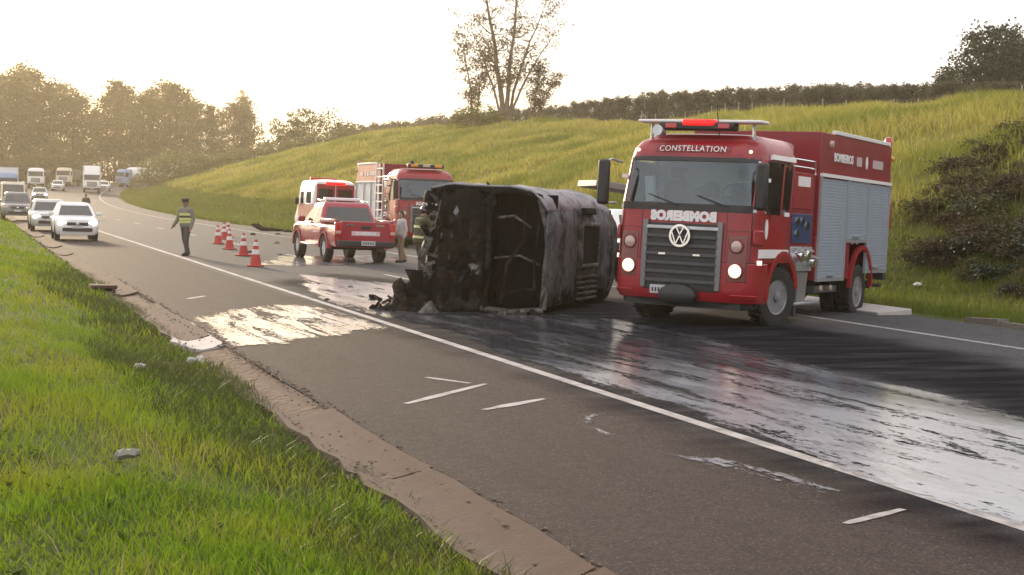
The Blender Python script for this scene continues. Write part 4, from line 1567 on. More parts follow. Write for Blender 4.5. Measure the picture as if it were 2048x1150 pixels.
        rl.tube([(X, y0 - .02, 2.7), (X, y1 + .05, 2.7)], .016, 6)
        rl.build('hand_rail', CHROME, T)
    # equipment body
    yf_, yr_ = -3.08, -7.42
    Z1 = 3.36
    wa0, wa1 = FA - WB + .70, FA - WB - .70
    bd = MB()
    bd.box((0, (yf_ + yr_) / 2, (1.52 + Z1) / 2), (2.40, yf_ - yr_, Z1 - 1.52))
    bd.box((0, (yf_ + wa0) / 2, 1.14), (2.40, yf_ - wa0, .76))
    bd.box((0, (wa1 + yr_) / 2, 1.20), (2.40, wa1 - yr_, .64))
    bd.box((0, (yf_ + yr_) / 2, 1.2), (.9, yf_ - yr_ - .1, .6))
    body = bd.build('body', RED2, T, bevel=.015)
    for sgn in (-1, 1):
        X = sgn * 1.20
        # three roller shutters of narrow slats
        for a, b, zb in ((yf_ - .06, -4.62, .80), (-4.68, -5.90, 1.50), (-5.96, yr_ + .08, .92)):
            sh = MB()
            zz = zb
            sec = []
            while zz < 2.56:
                sec += [(sgn * .013, zz), (sgn * .018, zz + .006), (sgn * .018, zz + .046), (sgn * .013, zz + .052)]
                zz += .055
            vs, fs = [], []
            for x_, z_ in sec:
                vs += [(X + x_, a, z_), (X + x_, b, z_)]
            for i in range(len(sec) - 1):
                fs.append((2 * i, 2 * i + 1, 2 * i + 3, 2 * i + 2))
            sh.add(vs, fs)
            so = sh.build('roller_shutter', ALU, body, 30)
            fr = MB()
            fr.box((X + sgn * .018, (a + b) / 2, zb - .03), (.05, a - b + .05, .055))
            for e in (a + .012, b - .012):
                fr.box((X + sgn * .018, e, (zb + 2.58) / 2), (.05, .028, 2.58 - zb))
            fr.build('shutter_frame', STEEL, so)
            MB().box((X + sgn * .04, (a + b) / 2, zb + .05), (.03, .4, .03)).build('shutter_handle', STEEL, so)
        MB().box((X + sgn * .02, (yf_ + yr_) / 2, 2.615), (.06, yf_ - yr_ - .04, .06)).build('light_strip', LETTER, body)
        MB().box((X - sgn * .02, (yf_ + yr_) / 2 - .3, Z1 + .035), (.08, yf_ - yr_ - .9, .07)).build('top_rail', WHITE, body, bevel=.01)
        # lettering band above the shutters
        lettering(body, 'BOMBEIROS', .21, (X + sgn * .012, -4.35, 2.95), LEFT if sgn < 0 else RIGHT, fat=.006)
        for yy, ww, hh in ((-5.30, .30, .17), (-6.50, .66, .16)):
            MB().box((X + sgn * .006, yy, 2.95), (.012, ww, hh)).build('white_label', mat('dull_label', (.50, .40, .42), .5, 0, .35, 14), body)
        MB().lathe([(.001, 0), (.12, 0), (.12, .010), (.001, .010)], (0, 0, 0), 'x', 20).build('crest', LETTER, body, loc=(X + (0 if sgn > 0 else -.010), -5.78, 2.95)).scale = (1, .55, 1)
        MB().lathe([(.001, 0), (.07, 0), (.06, .05), (.001, .06)], (0, 0, 0), 'x', 14).build('side_lamp', LAMP_OFF, body, loc=(X, -3.60, 3.17)).rotation_euler = (0, 0, 0 if sgn > 0 else math.pi)
        for yy in (-5.35, -5.62) if True else ():
            MB().box((X + sgn * .02, yy + .25, 1.44), (.03, .14, .06)).build('side_marker', LAMP_OFF, body, bevel=.01)
        arc = MB()
        rings = []
        for k in range(13):
            a = math.pi * (k / 12)
            rings.append([Vector((X + sgn * x_, FA - WB + r_ * math.cos(a), .60 + r_ * math.sin(a) * 1.12)) for x_, r_ in ((-.02, .63), (.05, .63), (.05, .71), (-.02, .71))])
        arc.loft(rings).build('wheel_arch', RED, body, 40)
        MB().box((X - sgn * .1, -3.75, .60), (.2, 1.25, .12)).box((X - sgn * .25, -3.75, .69), (.12, .1, .12)).build('side_guard', GREYD, T, bevel=.01)
        for yy in (-3.45, -4.0):
            MB().lathe([(.001, 0), (.06, 0), (.05, .03), (.001, .035)], (0, 0, 0), 'x', 12).build('marker_lamp', LAMP_OFF, T, loc=(X, yy, .62)).rotation_euler = (0, 0, 0 if sgn > 0 else math.pi)
        MB().box((X - sgn * .2, yr_ - .08, .78), (.36, .18, .14)).box((X - sgn * .3, yr_ + .1, .60), (.5, .1, .07)).build('tail_step', GREYD, T, bevel=.01)
        MB().lathe([(.075, 0), (.075, .1), (.05, .16), (.001, .17)], (X - sgn * .05, yr_ + .1, Z1 + .02), 'z', 12).build('beacon', REDLENS, body)
        MB().box((X - sgn * .02, yr_ - .03, 2.0), (.12, .06, .5)).build('tail_lamp', REDLENS, body, bevel=.01)
        MB().lathe([(.001, 0), (.05, 0), (.04, .05), (.001, .06)], (0, 0, 0), 'y', 12).build('corner_lamp', AMBER, body, loc=(X, yr_ - .06, 3.12))
    MB().box((0, -6.9, .62), (2.1, .08, .16)).build('rear_underrun', BLACK, T)
    if not near:                                   # ladder frame hooked on the side behind the cab
        ld = MB()
        for yy in (-1.95, -3.1):
            ld.box((1.36, yy, 2.15), (.06, .07, 2.4))
        ld.build('ladder', STEEL, T)
        lo = [x for x in bpy.data.objects if x.parent == T and x.name.startswith('ladder')][-1]
        for q in range(7):
            MB().box((1.36, -2.52, 1.1 + q * .34), (.05, 1.1, .055)).build('rung', STEEL, lo)
    return T

# near engine: front axle over the pixel points of its front tyres
rz1 = R(150)
fwd = Vector((-math.sin(rz1), math.cos(rz1), 0))
axle = Vector((3.36, 25.30, 0))
org = axle + fwd * 1.38
n_, s_ = ns_world(axle.x, axle.y)
org.z = float(road_z(n_, s_)) + .005
fire_engine('fire_engine', 'red fire engine with lit headlamps and silver roller shutters beside the burnt wreck', org, rz1, 1, roll=1.2)
# far engine behind the pickup
rz2 = R(199)
p = Vector((-3.45, 60.0, 0))
n_, s_ = ns_world(p.x, p.y)
p.z = max(float(road_z(min(n_, PAV1), s_)), float(terrain(n_, s_)) if n_ > PAV1 else -9) + .01
fire_engine('fire_engine', 'red fire engine with amber roof lamps and side ladder parked behind the pickup', p, rz2, 2, roll=.5)

# ---- rounded-rectangle rings and a generic car
def rrect(w, y0, y1, r, z, k=4, skew=0.0):
    pts = []
    for cx, cy, a0 in ((w - r, y1 - r, 0), (-w + r, y1 - r, 90), (-w + r, y0 + r, 180), (w - r, y0 + r, 270)):
        for i in range(k + 1):
            a = R(a0 + 90 * i / k)
            pts.append(Vector((cx + r * math.cos(a), cy + r * math.sin(a), z)))
    return pts

def xsec(w, z0, z1, y, rb=.06, rt=.12, crown=.02, tuck=.03):
    """cross-section of a car body at station y: rounded box, tucked in at the sill, crowned on top"""
    pts = []
    for sx in (1, -1):
        side = [(w - tuck - rb, z0), (w - tuck, z0 + rb), (w - tuck * .2, z0 + (z1 - z0) * .35), (w, z0 + (z1 - z0) * .62), (w - tuck * .5, z1 - rt), (w - tuck - rt * .45, z1 - rt * .25), (w - rt * 1.6, z1), (w * .4, z1 + crown)]
        if sx == 1: pts += [Vector((x, y, z)) for x, z in side]
        else: pts += [Vector((-x, y, z)) for x, z in reversed(side)]
    return pts

def car_windows(T, gh, glass, split=(.0,), side_y=None):
    z0, w0, a0, b0 = gh[0]
    z1, w1, a1, b1 = gh[1]
    def at(f, key):
        return {'w': w0 + (w1 - w0) * f, 'a': a0 + (a1 - a0) * f, 'b': b0 + (b1 - b0) * f, 'z': z0 + (z1 - z0) * f}[key]
    e = .008
    f0, f1 = .08, .90
    g = MB().add([(-at(f0, 'w') + .12, at(f0, 'b') + e, at(f0, 'z')), (at(f0, 'w') - .12, at(f0, 'b') + e, at(f0, 'z')), (at(f1, 'w') - .11, at(f1, 'b') + e, at(f1, 'z')), (-at(f1, 'w') + .11, at(f1, 'b') + e, at(f1, 'z'))], [(0, 1, 2, 3)])
    g.build('windscreen', glass, T, 0)
    g = MB().add([(-at(f0, 'w') + .12, at(f0, 'a') - e, at(f0, 'z')), (at(f0, 'w') - .12, at(f0, 'a') - e, at(f0, 'z')), (at(f1, 'w') - .12, at(f1, 'a') - e, at(f1, 'z')), (-at(f1, 'w') + .12, at(f1, 'a') - e, at(f1, 'z'))], [(0, 1, 2, 3)])
    g.build('rear_window', glass, T, 0)
    for sx in (1, -1):
        cuts = [None] + list(split) + [None]
        for i in range(len(cuts) - 1):
            q = []
            for f, end in ((f0, 0), (f0, 1), (f1, 1), (f1, 0)):
                c = cuts[i] if end == 0 else cuts[i + 1]
                if c is None:
                    y = at(f, 'a') + .13 if end == 0 else at(f, 'b') - .13
                else:
                    y = c + (.03 if end == 0 else -.03)
                q.append((sx * (at(f, 'w') + e), y, at(f, 'z')))
            if q[1][1] - q[0][1] > .05:
                MB().add(q, [(0, 1, 2, 3)]).build('side_window', glass, T, 0)

def make_car(name, label, loc, rz, paint, L_=4.2, Wd=.87, H=1.52, lit=False, suv=False, group=None, rimm=None, van=False, cat='car'):
    """forward +y, centre at the origin"""
    T = thing(name, label, cat, loc, rz, group)
    r = .33 if not suv else .37
    yf, yr = L_ / 2, -L_ / 2
    ax = (yf - .82, yr + .78)
    hood = (.95 if not suv else 1.08)
    belt = .96 if not suv else 1.10
    st = []
    lowz = .24 if not suv else .30
    arch = r * 2 + .04
    ys = [yf, yf - .05, yf - .30, ax[0] + r + .07, ax[0] + r + .05, ax[0] + r * .55, ax[0] - r * .55, ax[0] - r - .05, ax[0] - r - .07, 0, ax[1] + r + .07, ax[1] + r + .05, ax[1] + r * .55, ax[1] - r * .55, ax[1] - r - .05, ax[1] - r - .07, yr + .25, yr + .05, yr]
    for y in ys:
        d = min(abs(y - a) for a in ax)
        zb = lowz if d > r + .06 else (lowz + .2 if d > r * .9 else arch)
        if y > ax[0] - .5: zt = hood - .16 * max(0, (y - (ax[0] - .3)) / 1.1) ** 2
        else: zt = belt
        w_ = Wd - (.16 * max(0, (y - yf + .5) / .5) ** 2) - (.10 * max(0, (yr + .4 - y) / .4) ** 2)
        if y in (yf, yr): zb, zt, w_ = lowz + .12, (hood - .32 if y == yf else belt - .1), w_ - .06
        st.append(xsec(w_, zb, zt, y))
    body = MB().loft(st).build('body', paint, T, 40)
    if van:
        gh = [(belt - .03, Wd - .02, yr + .04, yf - .75), (H - .10, Wd - .10, yr + .12, yf - 1.35)]
    else:
        gh = [(belt - .03, Wd - .03, yr + (.12 if suv else .30), yf - 1.02), (H - .08, Wd - .20, yr + (.45 if suv else .75), yf - 1.72)]
    rings = [rrect(gh[0][1], gh[0][2], gh[0][3], .10, gh[0][0]), rrect(gh[1][1], gh[1][2], gh[1][3], .14, gh[1][0]), rrect(gh[1][1] - .06, gh[1][2] + .06, gh[1][3] - .08, .14, H - .025), rrect(gh[1][1] - .2, gh[1][2] + .2, gh[1][3] - .2, .12, H)]
    MB().loft(rings).build('roof', paint, T, 40)
    car_windows(T, gh, CGLASS, split=((yf - 2.0 - .45, yr + 1.25) if not van else (yf - 1.9,)))
    wm = MB()
    for a in ax:
        for sx in (1, -1):
            add_wheel(T, sx * (Wd - .10), a, r, .20, 'car', rimm)
    MB().box((0, 0, lowz + .12), (1.3, L_ - .5, .16)).build('underbody', BLACK, T)
    for sx in (1, -1):
        yh = yf - .14
        hl = MB().lathe([(.001, .10), (.12, .09), (.16, .02), (.15, -.06), (.001, -.08)], (0, 0, 0), 'y', 16).build('headlamp', HEAD_ON if lit else LAMP_OFF, T, loc=(sx * (Wd - .26), yh + .03, hood - .27))
        hl.scale = (1.15, 1, .68)
        MB().box((sx * (Wd - .12), yr + .06, belt - .16), (.14, .10, .24)).build('tail_lamp', REDLENS, T, bevel=.02)
        mi = MB().box((sx * (Wd + .08), yf - 1.35, belt + .06), (.2, .09, .13)).build('mirror', paint, T, bevel=.03)
        MB().box((sx * (Wd + .004), -.1, belt - .13), (.02, .18, .03)).build('door_handle', paint, T, bevel=.006)
    g = MB().box((0, yf - .03, hood - .30), (.78, .08, .13)).build('grille', BLACK, T, bevel=.02)
    MB().box((0, yf - .0, lowz + .20), (1.1, .10, .14)).build('lower_grille', BLACK, T, bevel=.03)
    MB().box((0, yf + .035, lowz + .30), (.40, .02, .12)).build('number_plate', PLATE, T)
    MB().box((0, yf + .03, hood - .29), (.13, .03, .09)).build('badge', CHROME, g, bevel=.02)
    return T

def lane_car(n, s, **k):
    p = W(n, s, float(road_z(n, s)) + .005)
    dd = float(off(s + 2) - off(s - 2)) / 4
    return p, RA + math.pi - math.atan(dd)

SILVER = mat('silver_paint', (.50, .49, .49), .3, .4, .06, 3, coat=.5, dirt=.15)
WHITEC = mat('white_car_paint', (.72, .71, .70), .3, 0, .05, 3, coat=.5, dirt=.15, dirtcol=(.4, .36, .32))
GREYC = mat('grey_car_paint', (.16, .165, .17), .3, .3, .06, 3, coat=.5, dirt=.2)
CREAM = mat('cream_paint', (.62, .55, .42), .4, 0, .06, 3, dirt=.3)
BLUEC = mat('blue_cab_paint', (.22, .30, .45), .4, 0, .06, 3, dirt=.2)

def placed(u, v, wpx, wm):                          # depth from a known width, then down to the road
    dep = FPX * wm / wpx
    r = ray(u, v)
    return ns_world(r[0] * dep / r[1], dep)
n_, s_ = hit(142, 482)
p, rz = lane_car(3.95, 61.0)
make_car('car', 'white hatchback with bright headlamps at the head of the queue', p, rz, WHITEC, L_=3.8, Wd=.80, H=1.46, lit=True)
p, rz = lane_car(3.65, 74.5)
make_car('car', 'silver saloon queuing right behind the hatchback with bright headlamps', p, rz, SILVER, L_=4.4, H=1.48, lit=True)
p, rz = lane_car(2.95, 99)
make_car('car', 'dark grey sport utility car queuing behind the silver saloon', p, rz, GREYC, L_=4.5, Wd=.90, H=1.74, suv=True)
p, rz = lane_car(3.6, 131)
make_car('van', 'cream van queuing between the dark grey sport utility car and the box truck', p, rz, CREAM, L_=5.4, Wd=1.0, H=2.45, suv=True, van=True, cat='van')
p, rz = lane_car(7.7, 231)
make_car('car', 'small white car standing by the trucks far along the bend', p, rz, WHITEC)
p, rz = lane_car(14.0, 237)
make_car('car', 'white car half hidden between the white lorry and the tanker', p, rz, WHITEC, L_=4.4)

p, rz = lane_car(3.7, 150)
make_car('car', 'dark grey car queuing between the cream van and the pale blue box truck', p, rz, GREYC)
p, rz = lane_car(7.2, 178)
make_car('car', 'silver car standing out beside the pale blue box truck', p, rz, SILVER, lit=True)
p, rz = lane_car(3.6, 214)
make_car('car', 'silver car queuing between the pale blue box truck and the white truck', p, rz, SILVER, L_=4.4)
# ---- lorries in the queue
def lorry(name, label, loc, rz, paint, kind, trailer, cat='truck', LT=9.0, HB=3.7):
    T = thing(name, label, cat, loc, rz)
    zp = [.5, .7, 1.4, 2.1, 2.9, 3.05]
    fn = cab_surface(zp, [-.05, 0, 0, -.08, -.35, -.5], [1.2, 1.22, 1.22, 1.21, 1.14, 1.0], .22, .08)
    h, yb = cab_hull(fn, 2.55, zp, [(.85, .06), (.3, .1), (.02, .1)])
    h.build('cab', paint, T, 40)
    MB().shell(fn, -1.1, 1.1, 1.85, 2.6, 14, 4, .01, .02).build('windscreen', DGLASS, T, 40)
    for sx in (1, -1):
        MB().shell(fn, sx * 1.45, sx * 2.1, 1.8, 2.55, 4, 3, .01, .02).build('side_window', DGLASS, T, 40)
        MB().lathe([(.001, .03), (.13, .02), (.14, -.02), (.001, -.03)], (sx * .9, fn(.9, .85)[1], .85), 'y', 14).build('headlamp', LAMP_OFF, T)
        MB().box((sx * 1.42, .05, 2.2), (.18, .12, .6)).build('mirror', BLACK, T, bevel=.03)
    g = MB().shell(fn, -.7, .7, .9, 1.6, 10, 4, .015, .02).build('grille', GREYD, T, 40)
    for q in range(4):
        MB().shell(fn, -.68, .68, .98 + q * .15, 1.04 + q * .15, 10, 1, .03, .02).build('grille_bar', STEEL, g)
    MB().shell(fn, -1.6, 1.6, .42, .75, 16, 2, .03, .05).build('bumper', GREYD, T, 40)
    MB().box((0, fn(0, .58)[1] + .05, .58), (.42, .02, .13)).build('number_plate', PLATE, T)
    c = MB()
    for x in (-.45, .45): c.box((x, -LT / 2 - 1, .95), (.1, LT + 1.6, .2))
    c.build('chassis', BLACK, T)
    for sx in (1, -1):
        add_wheel(T, sx * 1.03, -1.3, .5, .28)
        for y in (-LT + .6, -LT + 1.75):
            add_wheel(T, sx * .98, y, .5, .34)
    ya, yz = yb - .35, -LT - 1.2
    if trailer == 'box':
        b = MB().box((0, (ya + yz) / 2, (1.15 + HB) / 2), (2.5, ya - yz, HB - 1.15)).build('cargo_box', WHITE, T, bevel=.04)
        f = MB()
        for x in (-1.22, 1.22): f.box((x, ya + .01, (1.15 + HB) / 2), (.08, .05, HB - 1.2))
        f.box((0, ya + .01, HB - .04), (2.4, .05, .08))
        f.build('box_frame', STEEL, b)
    elif trailer == 'tank':
        b = MB().lathe([(.01, ya), (.8, ya - .02), (1.12, ya - .25), (1.2, ya - .7), (1.2, yz + .7), (1.12, yz + .25), (.8, yz + .02), (.01, yz)], (0, 0, 2.35), 'y', 28).build('tank', mat('tank_shell', (.66, .64, .62), .35, .3, .06, 3), T, 40)
        MB().box((0, (ya + yz) / 2, 3.56), (.5, (ya - yz) * .7, .1)).build('walkway', STEEL, b)
        MB().box((0, (ya + yz) / 2, 1.15), (1.4, ya - yz - 1, .3)).build('tank_cradle', GREYD, T)
    elif trailer == 'dump':
        b = MB().prism([(-1.2, 1.2), (1.2, 1.2), (1.28, 2.9), (-1.28, 2.9)], 'y', yz, ya).build('dump_body', mat('dump_body', (.28, .24, .18), .6, .2, .2, 3, dirt=.4), T, bevel=.03)
        for q in range(6):
            MB().box((0, ya - .8 - q * (ya - yz - 1.2) / 5, 2.0), (2.64, .1, 1.6)).build('rib', GREYD, b)
    if kind == 'deflector':
        MB().prism([(-.5, 3.05), (-1.6, 3.05), (-1.6, HB), (-1.15, HB)], 'x', -1.05, 1.05).build('roof_deflector', paint, T, bevel=.06)
    return T
def lane_lorry(n, s): return lane_car(n, s)
p, rz = lane_lorry(3.7, 165)
lorry('box_truck', 'box truck with pale blue cab queuing behind the cream van', p, rz, BLUEC, 'plain', 'box', HB=3.75)
p, rz = lane_lorry(3.6, 241)
lorry('truck', 'white truck queuing behind the pale blue box truck', p, rz, WHITEC, 'plain', 'dump', HB=3.3)
p, rz = lane_lorry(4.6, 262)
lorry('truck', 'brown tipper truck beside the white queuing truck on the bend', p, rz, CREAM, 'plain', 'dump')
p, rz = lane_lorry(12.9, 221)
lorry('truck', 'white lorry with tall roof deflector coming round the bend', p, R(196), WHITEC, 'deflector', 'box', HB=3.9)
p, rz = lane_lorry(12.6, 267)
lorry('tanker', 'tanker lorry with white tank and bluish cab on the bend', p, R(140), BLUEC, 'plain', 'tank')
p, rz = lane_lorry(14, 287)
lorry('box_truck', 'cream box truck showing its box above the hill bushes', p, R(115), CREAM, 'plain', 'box', HB=3.9)

# ---- red pickup
def pickup():
    rz = R(22.5)
    pr = Vector((-4.33, 43.9, 0))                    # middle of the rear bumper on the ground
    f = Vector((-math.sin(rz), math.cos(rz), 0))
    c = pr + f * 2.65
    n, s = ns_world(c.x, c.y)
    c.z = float(road_z(n, s)) + .005
    T = thing('pickup_truck', 'red double cab pickup with white roof bar parked by the cones', 'pickup', c, rz, extra_roll=.8)
    PR = mat('pickup_red_paint', (.30, .004, .022), .26, 0, .06, 3, coat=.7, dirt=.12, dirtcol=(.2, .1, .09))
    r, Wd = .39, .93
    yf, yr = 2.62, -2.62
    ax = (1.72, -1.42)
    st = []
    ys = [yf, yf - .06, yf - .35, ax[0] + r + .08, ax[0] + r + .06, ax[0] + .22, ax[0] - .22, ax[0] - r - .06, ax[0] - r - .08, .2, ax[1] + r + .08, ax[1] + r + .06, ax[1] + .22, ax[1] - .22, ax[1] - r - .06, ax[1] - r - .08, yr + .08, yr]
    for y in ys:
        d = min(abs(y - a) for a in ax)
        zb = .46 if d > r + .07 else (.66 if d > r * .9 else .86)
        zt = 1.16 - .14 * max(0, (y - 1.5) / 1.1) ** 2 if y > 1.0 else 1.16
        w_ = Wd - .14 * max(0, (y - yf + .5) / .5) ** 2
        st.append(xsec(w_, zb, zt, y, crown=.01 if y < .9 else .03))
    body = MB().loft(st).build('body', PR, T, 40)
    gh = [(1.12, Wd - .04, -.95, 1.25), (1.68, Wd - .20, -.72, .42)]
    rings = [rrect(gh[0][1], gh[0][2], gh[0][3], .1, gh[0][0]), rrect(gh[1][1], gh[1][2], gh[1][3], .13, gh[1][0]), rrect(gh[1][1] - .06, gh[1][2] + .06, gh[1][3] - .08, .13, 1.755), rrect(gh[1][1] - .2, gh[1][2] + .2, gh[1][3] - .2, .12, 1.775)]
    roof = MB().loft(rings).build('roof', PR, T, 40)
    car_windows(T, gh, CGLASS, split=(-.05,))
    # load bed walls and cover
    for x in (-.86, .86): MB().box((x, -1.78, 1.22), (.10, 1.66, .12)).build('bed_rail', PR, T, bevel=.03)
    MB().box((0, -1.78, 1.19), (1.64, 1.62, .05)).build('bed_cover', BLACK, T, bevel=.02)
    tg = MB().box((0, yr - .01, .92), (1.50, .09, .62)).build('tailgate', PR, T, bevel=.03)
    MB().box((0, yr - .06, 1.05), (.30, .05, .09)).build('tailgate_handle', BLACK, tg, bevel=.01)
    MB().box((0, yr - .058, .88), (.86, .012, .13)).build('tailgate_band', mat('pink_white_band', (.62, .42, .44), .5, 0, .1, 14), tg)
    lettering(tg, 'BOMBEIROS', .115, (0, yr - .068, .878), BACK, fat=.004, m=LETTER)
    for x in (-.48, .42):
        MB().box((x, yr - .058, 1.12), (.26, .012, .045)).build('badge', CHROME, tg)
    MB().box((0, yr - .10, .58), (1.72, .22, .17)).build('rear_bumper', BLACK, T, bevel=.03)
    npl = MB().box((.04, yr - .22, .60), (.42, .02, .13)).build('number_plate', PLATE, T)
    mk = MB()
    for q in range(7): mk.box((.04 - .15 + q * .05, yr - .232, .60), (.026, .004, .06))
    mk.build('plate_characters', BLACK, npl)
    for sx in (1, -1):
        tl = MB().box((sx * .83, yr + .02, .98), (.19, .14, .42)).build('tail_lamp', REDLENS, T, bevel=.03)
        MB().box((sx * .83, yr - .055, .90), (.15, .02, .08)).build('reverse_lamp', LAMP_OFF, tl, bevel=.01)
        MB().box((sx * 1.03, .78, 1.22), (.22, .1, .18)).build('mirror', PR, T, bevel=.04)
        MB().box((sx * .93, .15, .47), (.16, 1.7, .05)).build('side_step', CHROME, T, bevel=.015)
        for y in (-.45, .45):
            MB().box((sx * (Wd + .006), y, 1.02), (.03, .18, .035)).build('door_handle', CHROME, T, bevel=.008)
        for a in ax:
            add_wheel(T, sx * (Wd - .12), a, r, .25, 'car')
            arc = MB()
            rings = []
            for k in range(11):
                g = math.pi * (k / 10)
                rings.append([Vector((sx * x_, a + q * math.cos(g), .40 + q * math.sin(g))) for x_, q in ((.80, .44), (.95, .44), (.955, .50), (.80, .52))])
            arc.loft(rings).build('wheel_arch', PR, T, 40)
        MB().lathe([(.001, .06), (.13, .04), (.15, -.05), (.001, -.06)], (sx * .66, yf - .1, .92), 'y', 14).build('headlamp', LAMP_OFF, T)
        MB().tube([(sx * .66, -.62, 1.76), (sx * .66, -.55, 1.82), (sx * .66, .3, 1.82), (sx * .66, .36, 1.77)], .02, 6).build('roof_rail', CHROME, roof)
    MB().box((0, yf - .05, .86), (.9, .12, .3)).build('grille', BLACK, T, bevel=.03)
    lb = MB().box((0, -.1, 1.86), (1.16, .26, .10)).build('light_bar', LETTER, roof, bevel=.03)
    MB().box((-.35, -.1, 1.79), (.06, .1, .08)).box((.35, -.1, 1.79), (.06, .1, .08)).build('light_bar_foot', BLACK, lb)
    MB().box((0, -.2, .55), (1.2, 4.4, .2)).box((0, ax[1], .42), (1.4, .12, .12)).build('chassis', BLACK, T)
    MB().tube([(.62, -1.9, .42), (.62, -2.62, .38)], .04, 8).build('exhaust', GREYD, T)
pickup()

# ---- rescue van behind the pickup: white side, red rear
def rescue_van():
    rz = R(17)
    pr = Vector((-8.35, 70.0, 0))
    f = Vector((-math.sin(rz), math.cos(rz), 0))
    n, s = ns_world(pr.x, pr.y)
    pr.z = max(float(road_z(min(n, PAV1), s)), float(terrain(n, s)) if n > PAV1 else -9) + .01
    T = thing('rescue_van', 'white and red rescue van with red rear lamp parked behind the pickup', 'van', pr, rz, extra_roll=1.2)
    Wd, H, L_ = 1.0, 2.72, 5.6
    st = [(.0, .55, 2.45), (.06, .45, 2.62), (.8, .42, H), (3.9, .42, H), (4.35, .42, 2.45), (4.75, .42, 1.75), (5.25, .42, 1.35), (5.55, .46, 1.1), (5.6, .55, 1.0)]
    body = MB().loft([xsec(Wd - (.05 if y in (.0, 5.6) else 0), a, b, y, .08, .16, .03, .05) for y, a, b in st]).build('body', WHITEC, T, 40)
    for sx in (1, -1):
        MB().box((sx * (Wd + .004), 2.3, 1.12), (.02, 4.4, .95)).build('red_stripe', RED, T, bevel=.005)
        MB().box((sx * (Wd - .005), 1.5, 1.85), (.02, 1.3, .62)).build('side_window', DGLASS, T, bevel=.004)
        MB().box((sx * (Wd - .005), 3.45, 1.85), (.02, .9, .6)).build('door_window', DGLASS, T, bevel=.004)
        for y in (.95, 4.55):
            add_wheel(T, sx * (Wd - .14), y, .36, .22, 'car')
        MB().box((sx * (Wd + .14), 4.1, 1.7), (.2, .1, .32)).build('mirror', BLACK, T, bevel=.04)
        MB().box((sx * .90, -.03, 1.15), (.14, .06, .5)).build('tail_lamp', REDLENS, T, bevel=.02)
        MB().lathe([(.001, .05), (.14, .03), (.001, -.05)], (sx * .75, 5.55, .9), 'y', 14).build('headlamp', LAMP_OFF, T)
        rd = MB().box((sx * .45, -.025, 1.55), (.86, .06, 1.95)).build('rear_door', RED, T, bevel=.02)
        MB().box((sx * .45, -.062, 1.95), (.68, .02, .72)).build('pane', DGLASS, rd)
        MB().box((sx * .08, -.07, 1.35), (.04, .04, .2)).build('handle', CHROME, rd)
    MB().box((0, -.04, 2.55), (.9, .1, .14)).build('rear_lamp', RED_ON, T, bevel=.02)
    MB().add([(-.82, 4.36, 2.40), (.82, 4.36, 2.40), (.9, 4.78, 1.76), (-.9, 4.78, 1.76)], [(0, 1, 2, 3)]).build('windscreen', DGLASS, T, 0)
    MB().box((0, -.08, .52), (1.8, .18, .18)).build('rear_bumper', BLACK, T, bevel=.03)
    MB().box((0, 3.4, 2.80), (1.3, .3, .13)).build('light_bar', REDLENS, T, bevel=.03)
    MB().box((0, 2.8, .40), (1.2, 4.6, .2)).build('chassis', BLACK, T)
rescue_van()

# ---- recovery truck mostly hidden behind wreck and engine, its raised grey bed showing
def tow_truck():
    p = Vector((5.7, 34.6, 0))
    n, s = ns_world(p.x, p.y)
    p.z = float(terrain(n, s)) + .01 if n > PAV1 else float(road_z(n, s)) + .01
    T = lorry('recovery_truck', 'recovery truck with raised pale bed end showing above the wreck', p, R(-80), WHITEC, 'plain', 'none', LT=3.4)
    MB().box((0, -2.95, 2.24), (1.9, 2.4, .15), rotm(-7, 0, 0)).build('raised_bed', mat('pale_beam', (.22, .20, .175), .6, .2, .15, 5), T, bevel=.02)
    for y in (-2.1, -2.9): MB().box((0, y, 1.6), (.25, .2, 1.2)).build('bed_jack', GREYD, T, bevel=.02)
tow_truck()
p = W(12.6, 34.5, float(road_z(12.6, 34.5)) + .005)
p = Vector((3.25, 41.0, 0)); n_, s_ = ns_world(p.x, p.y); p.z = float(road_z(n_, s_)) + .005
make_car('car', 'white sport utility car between the burnt wreck and the near fire engine', p, R(196), WHITEC, L_=4.4, Wd=.9, H=1.80, suv=True)
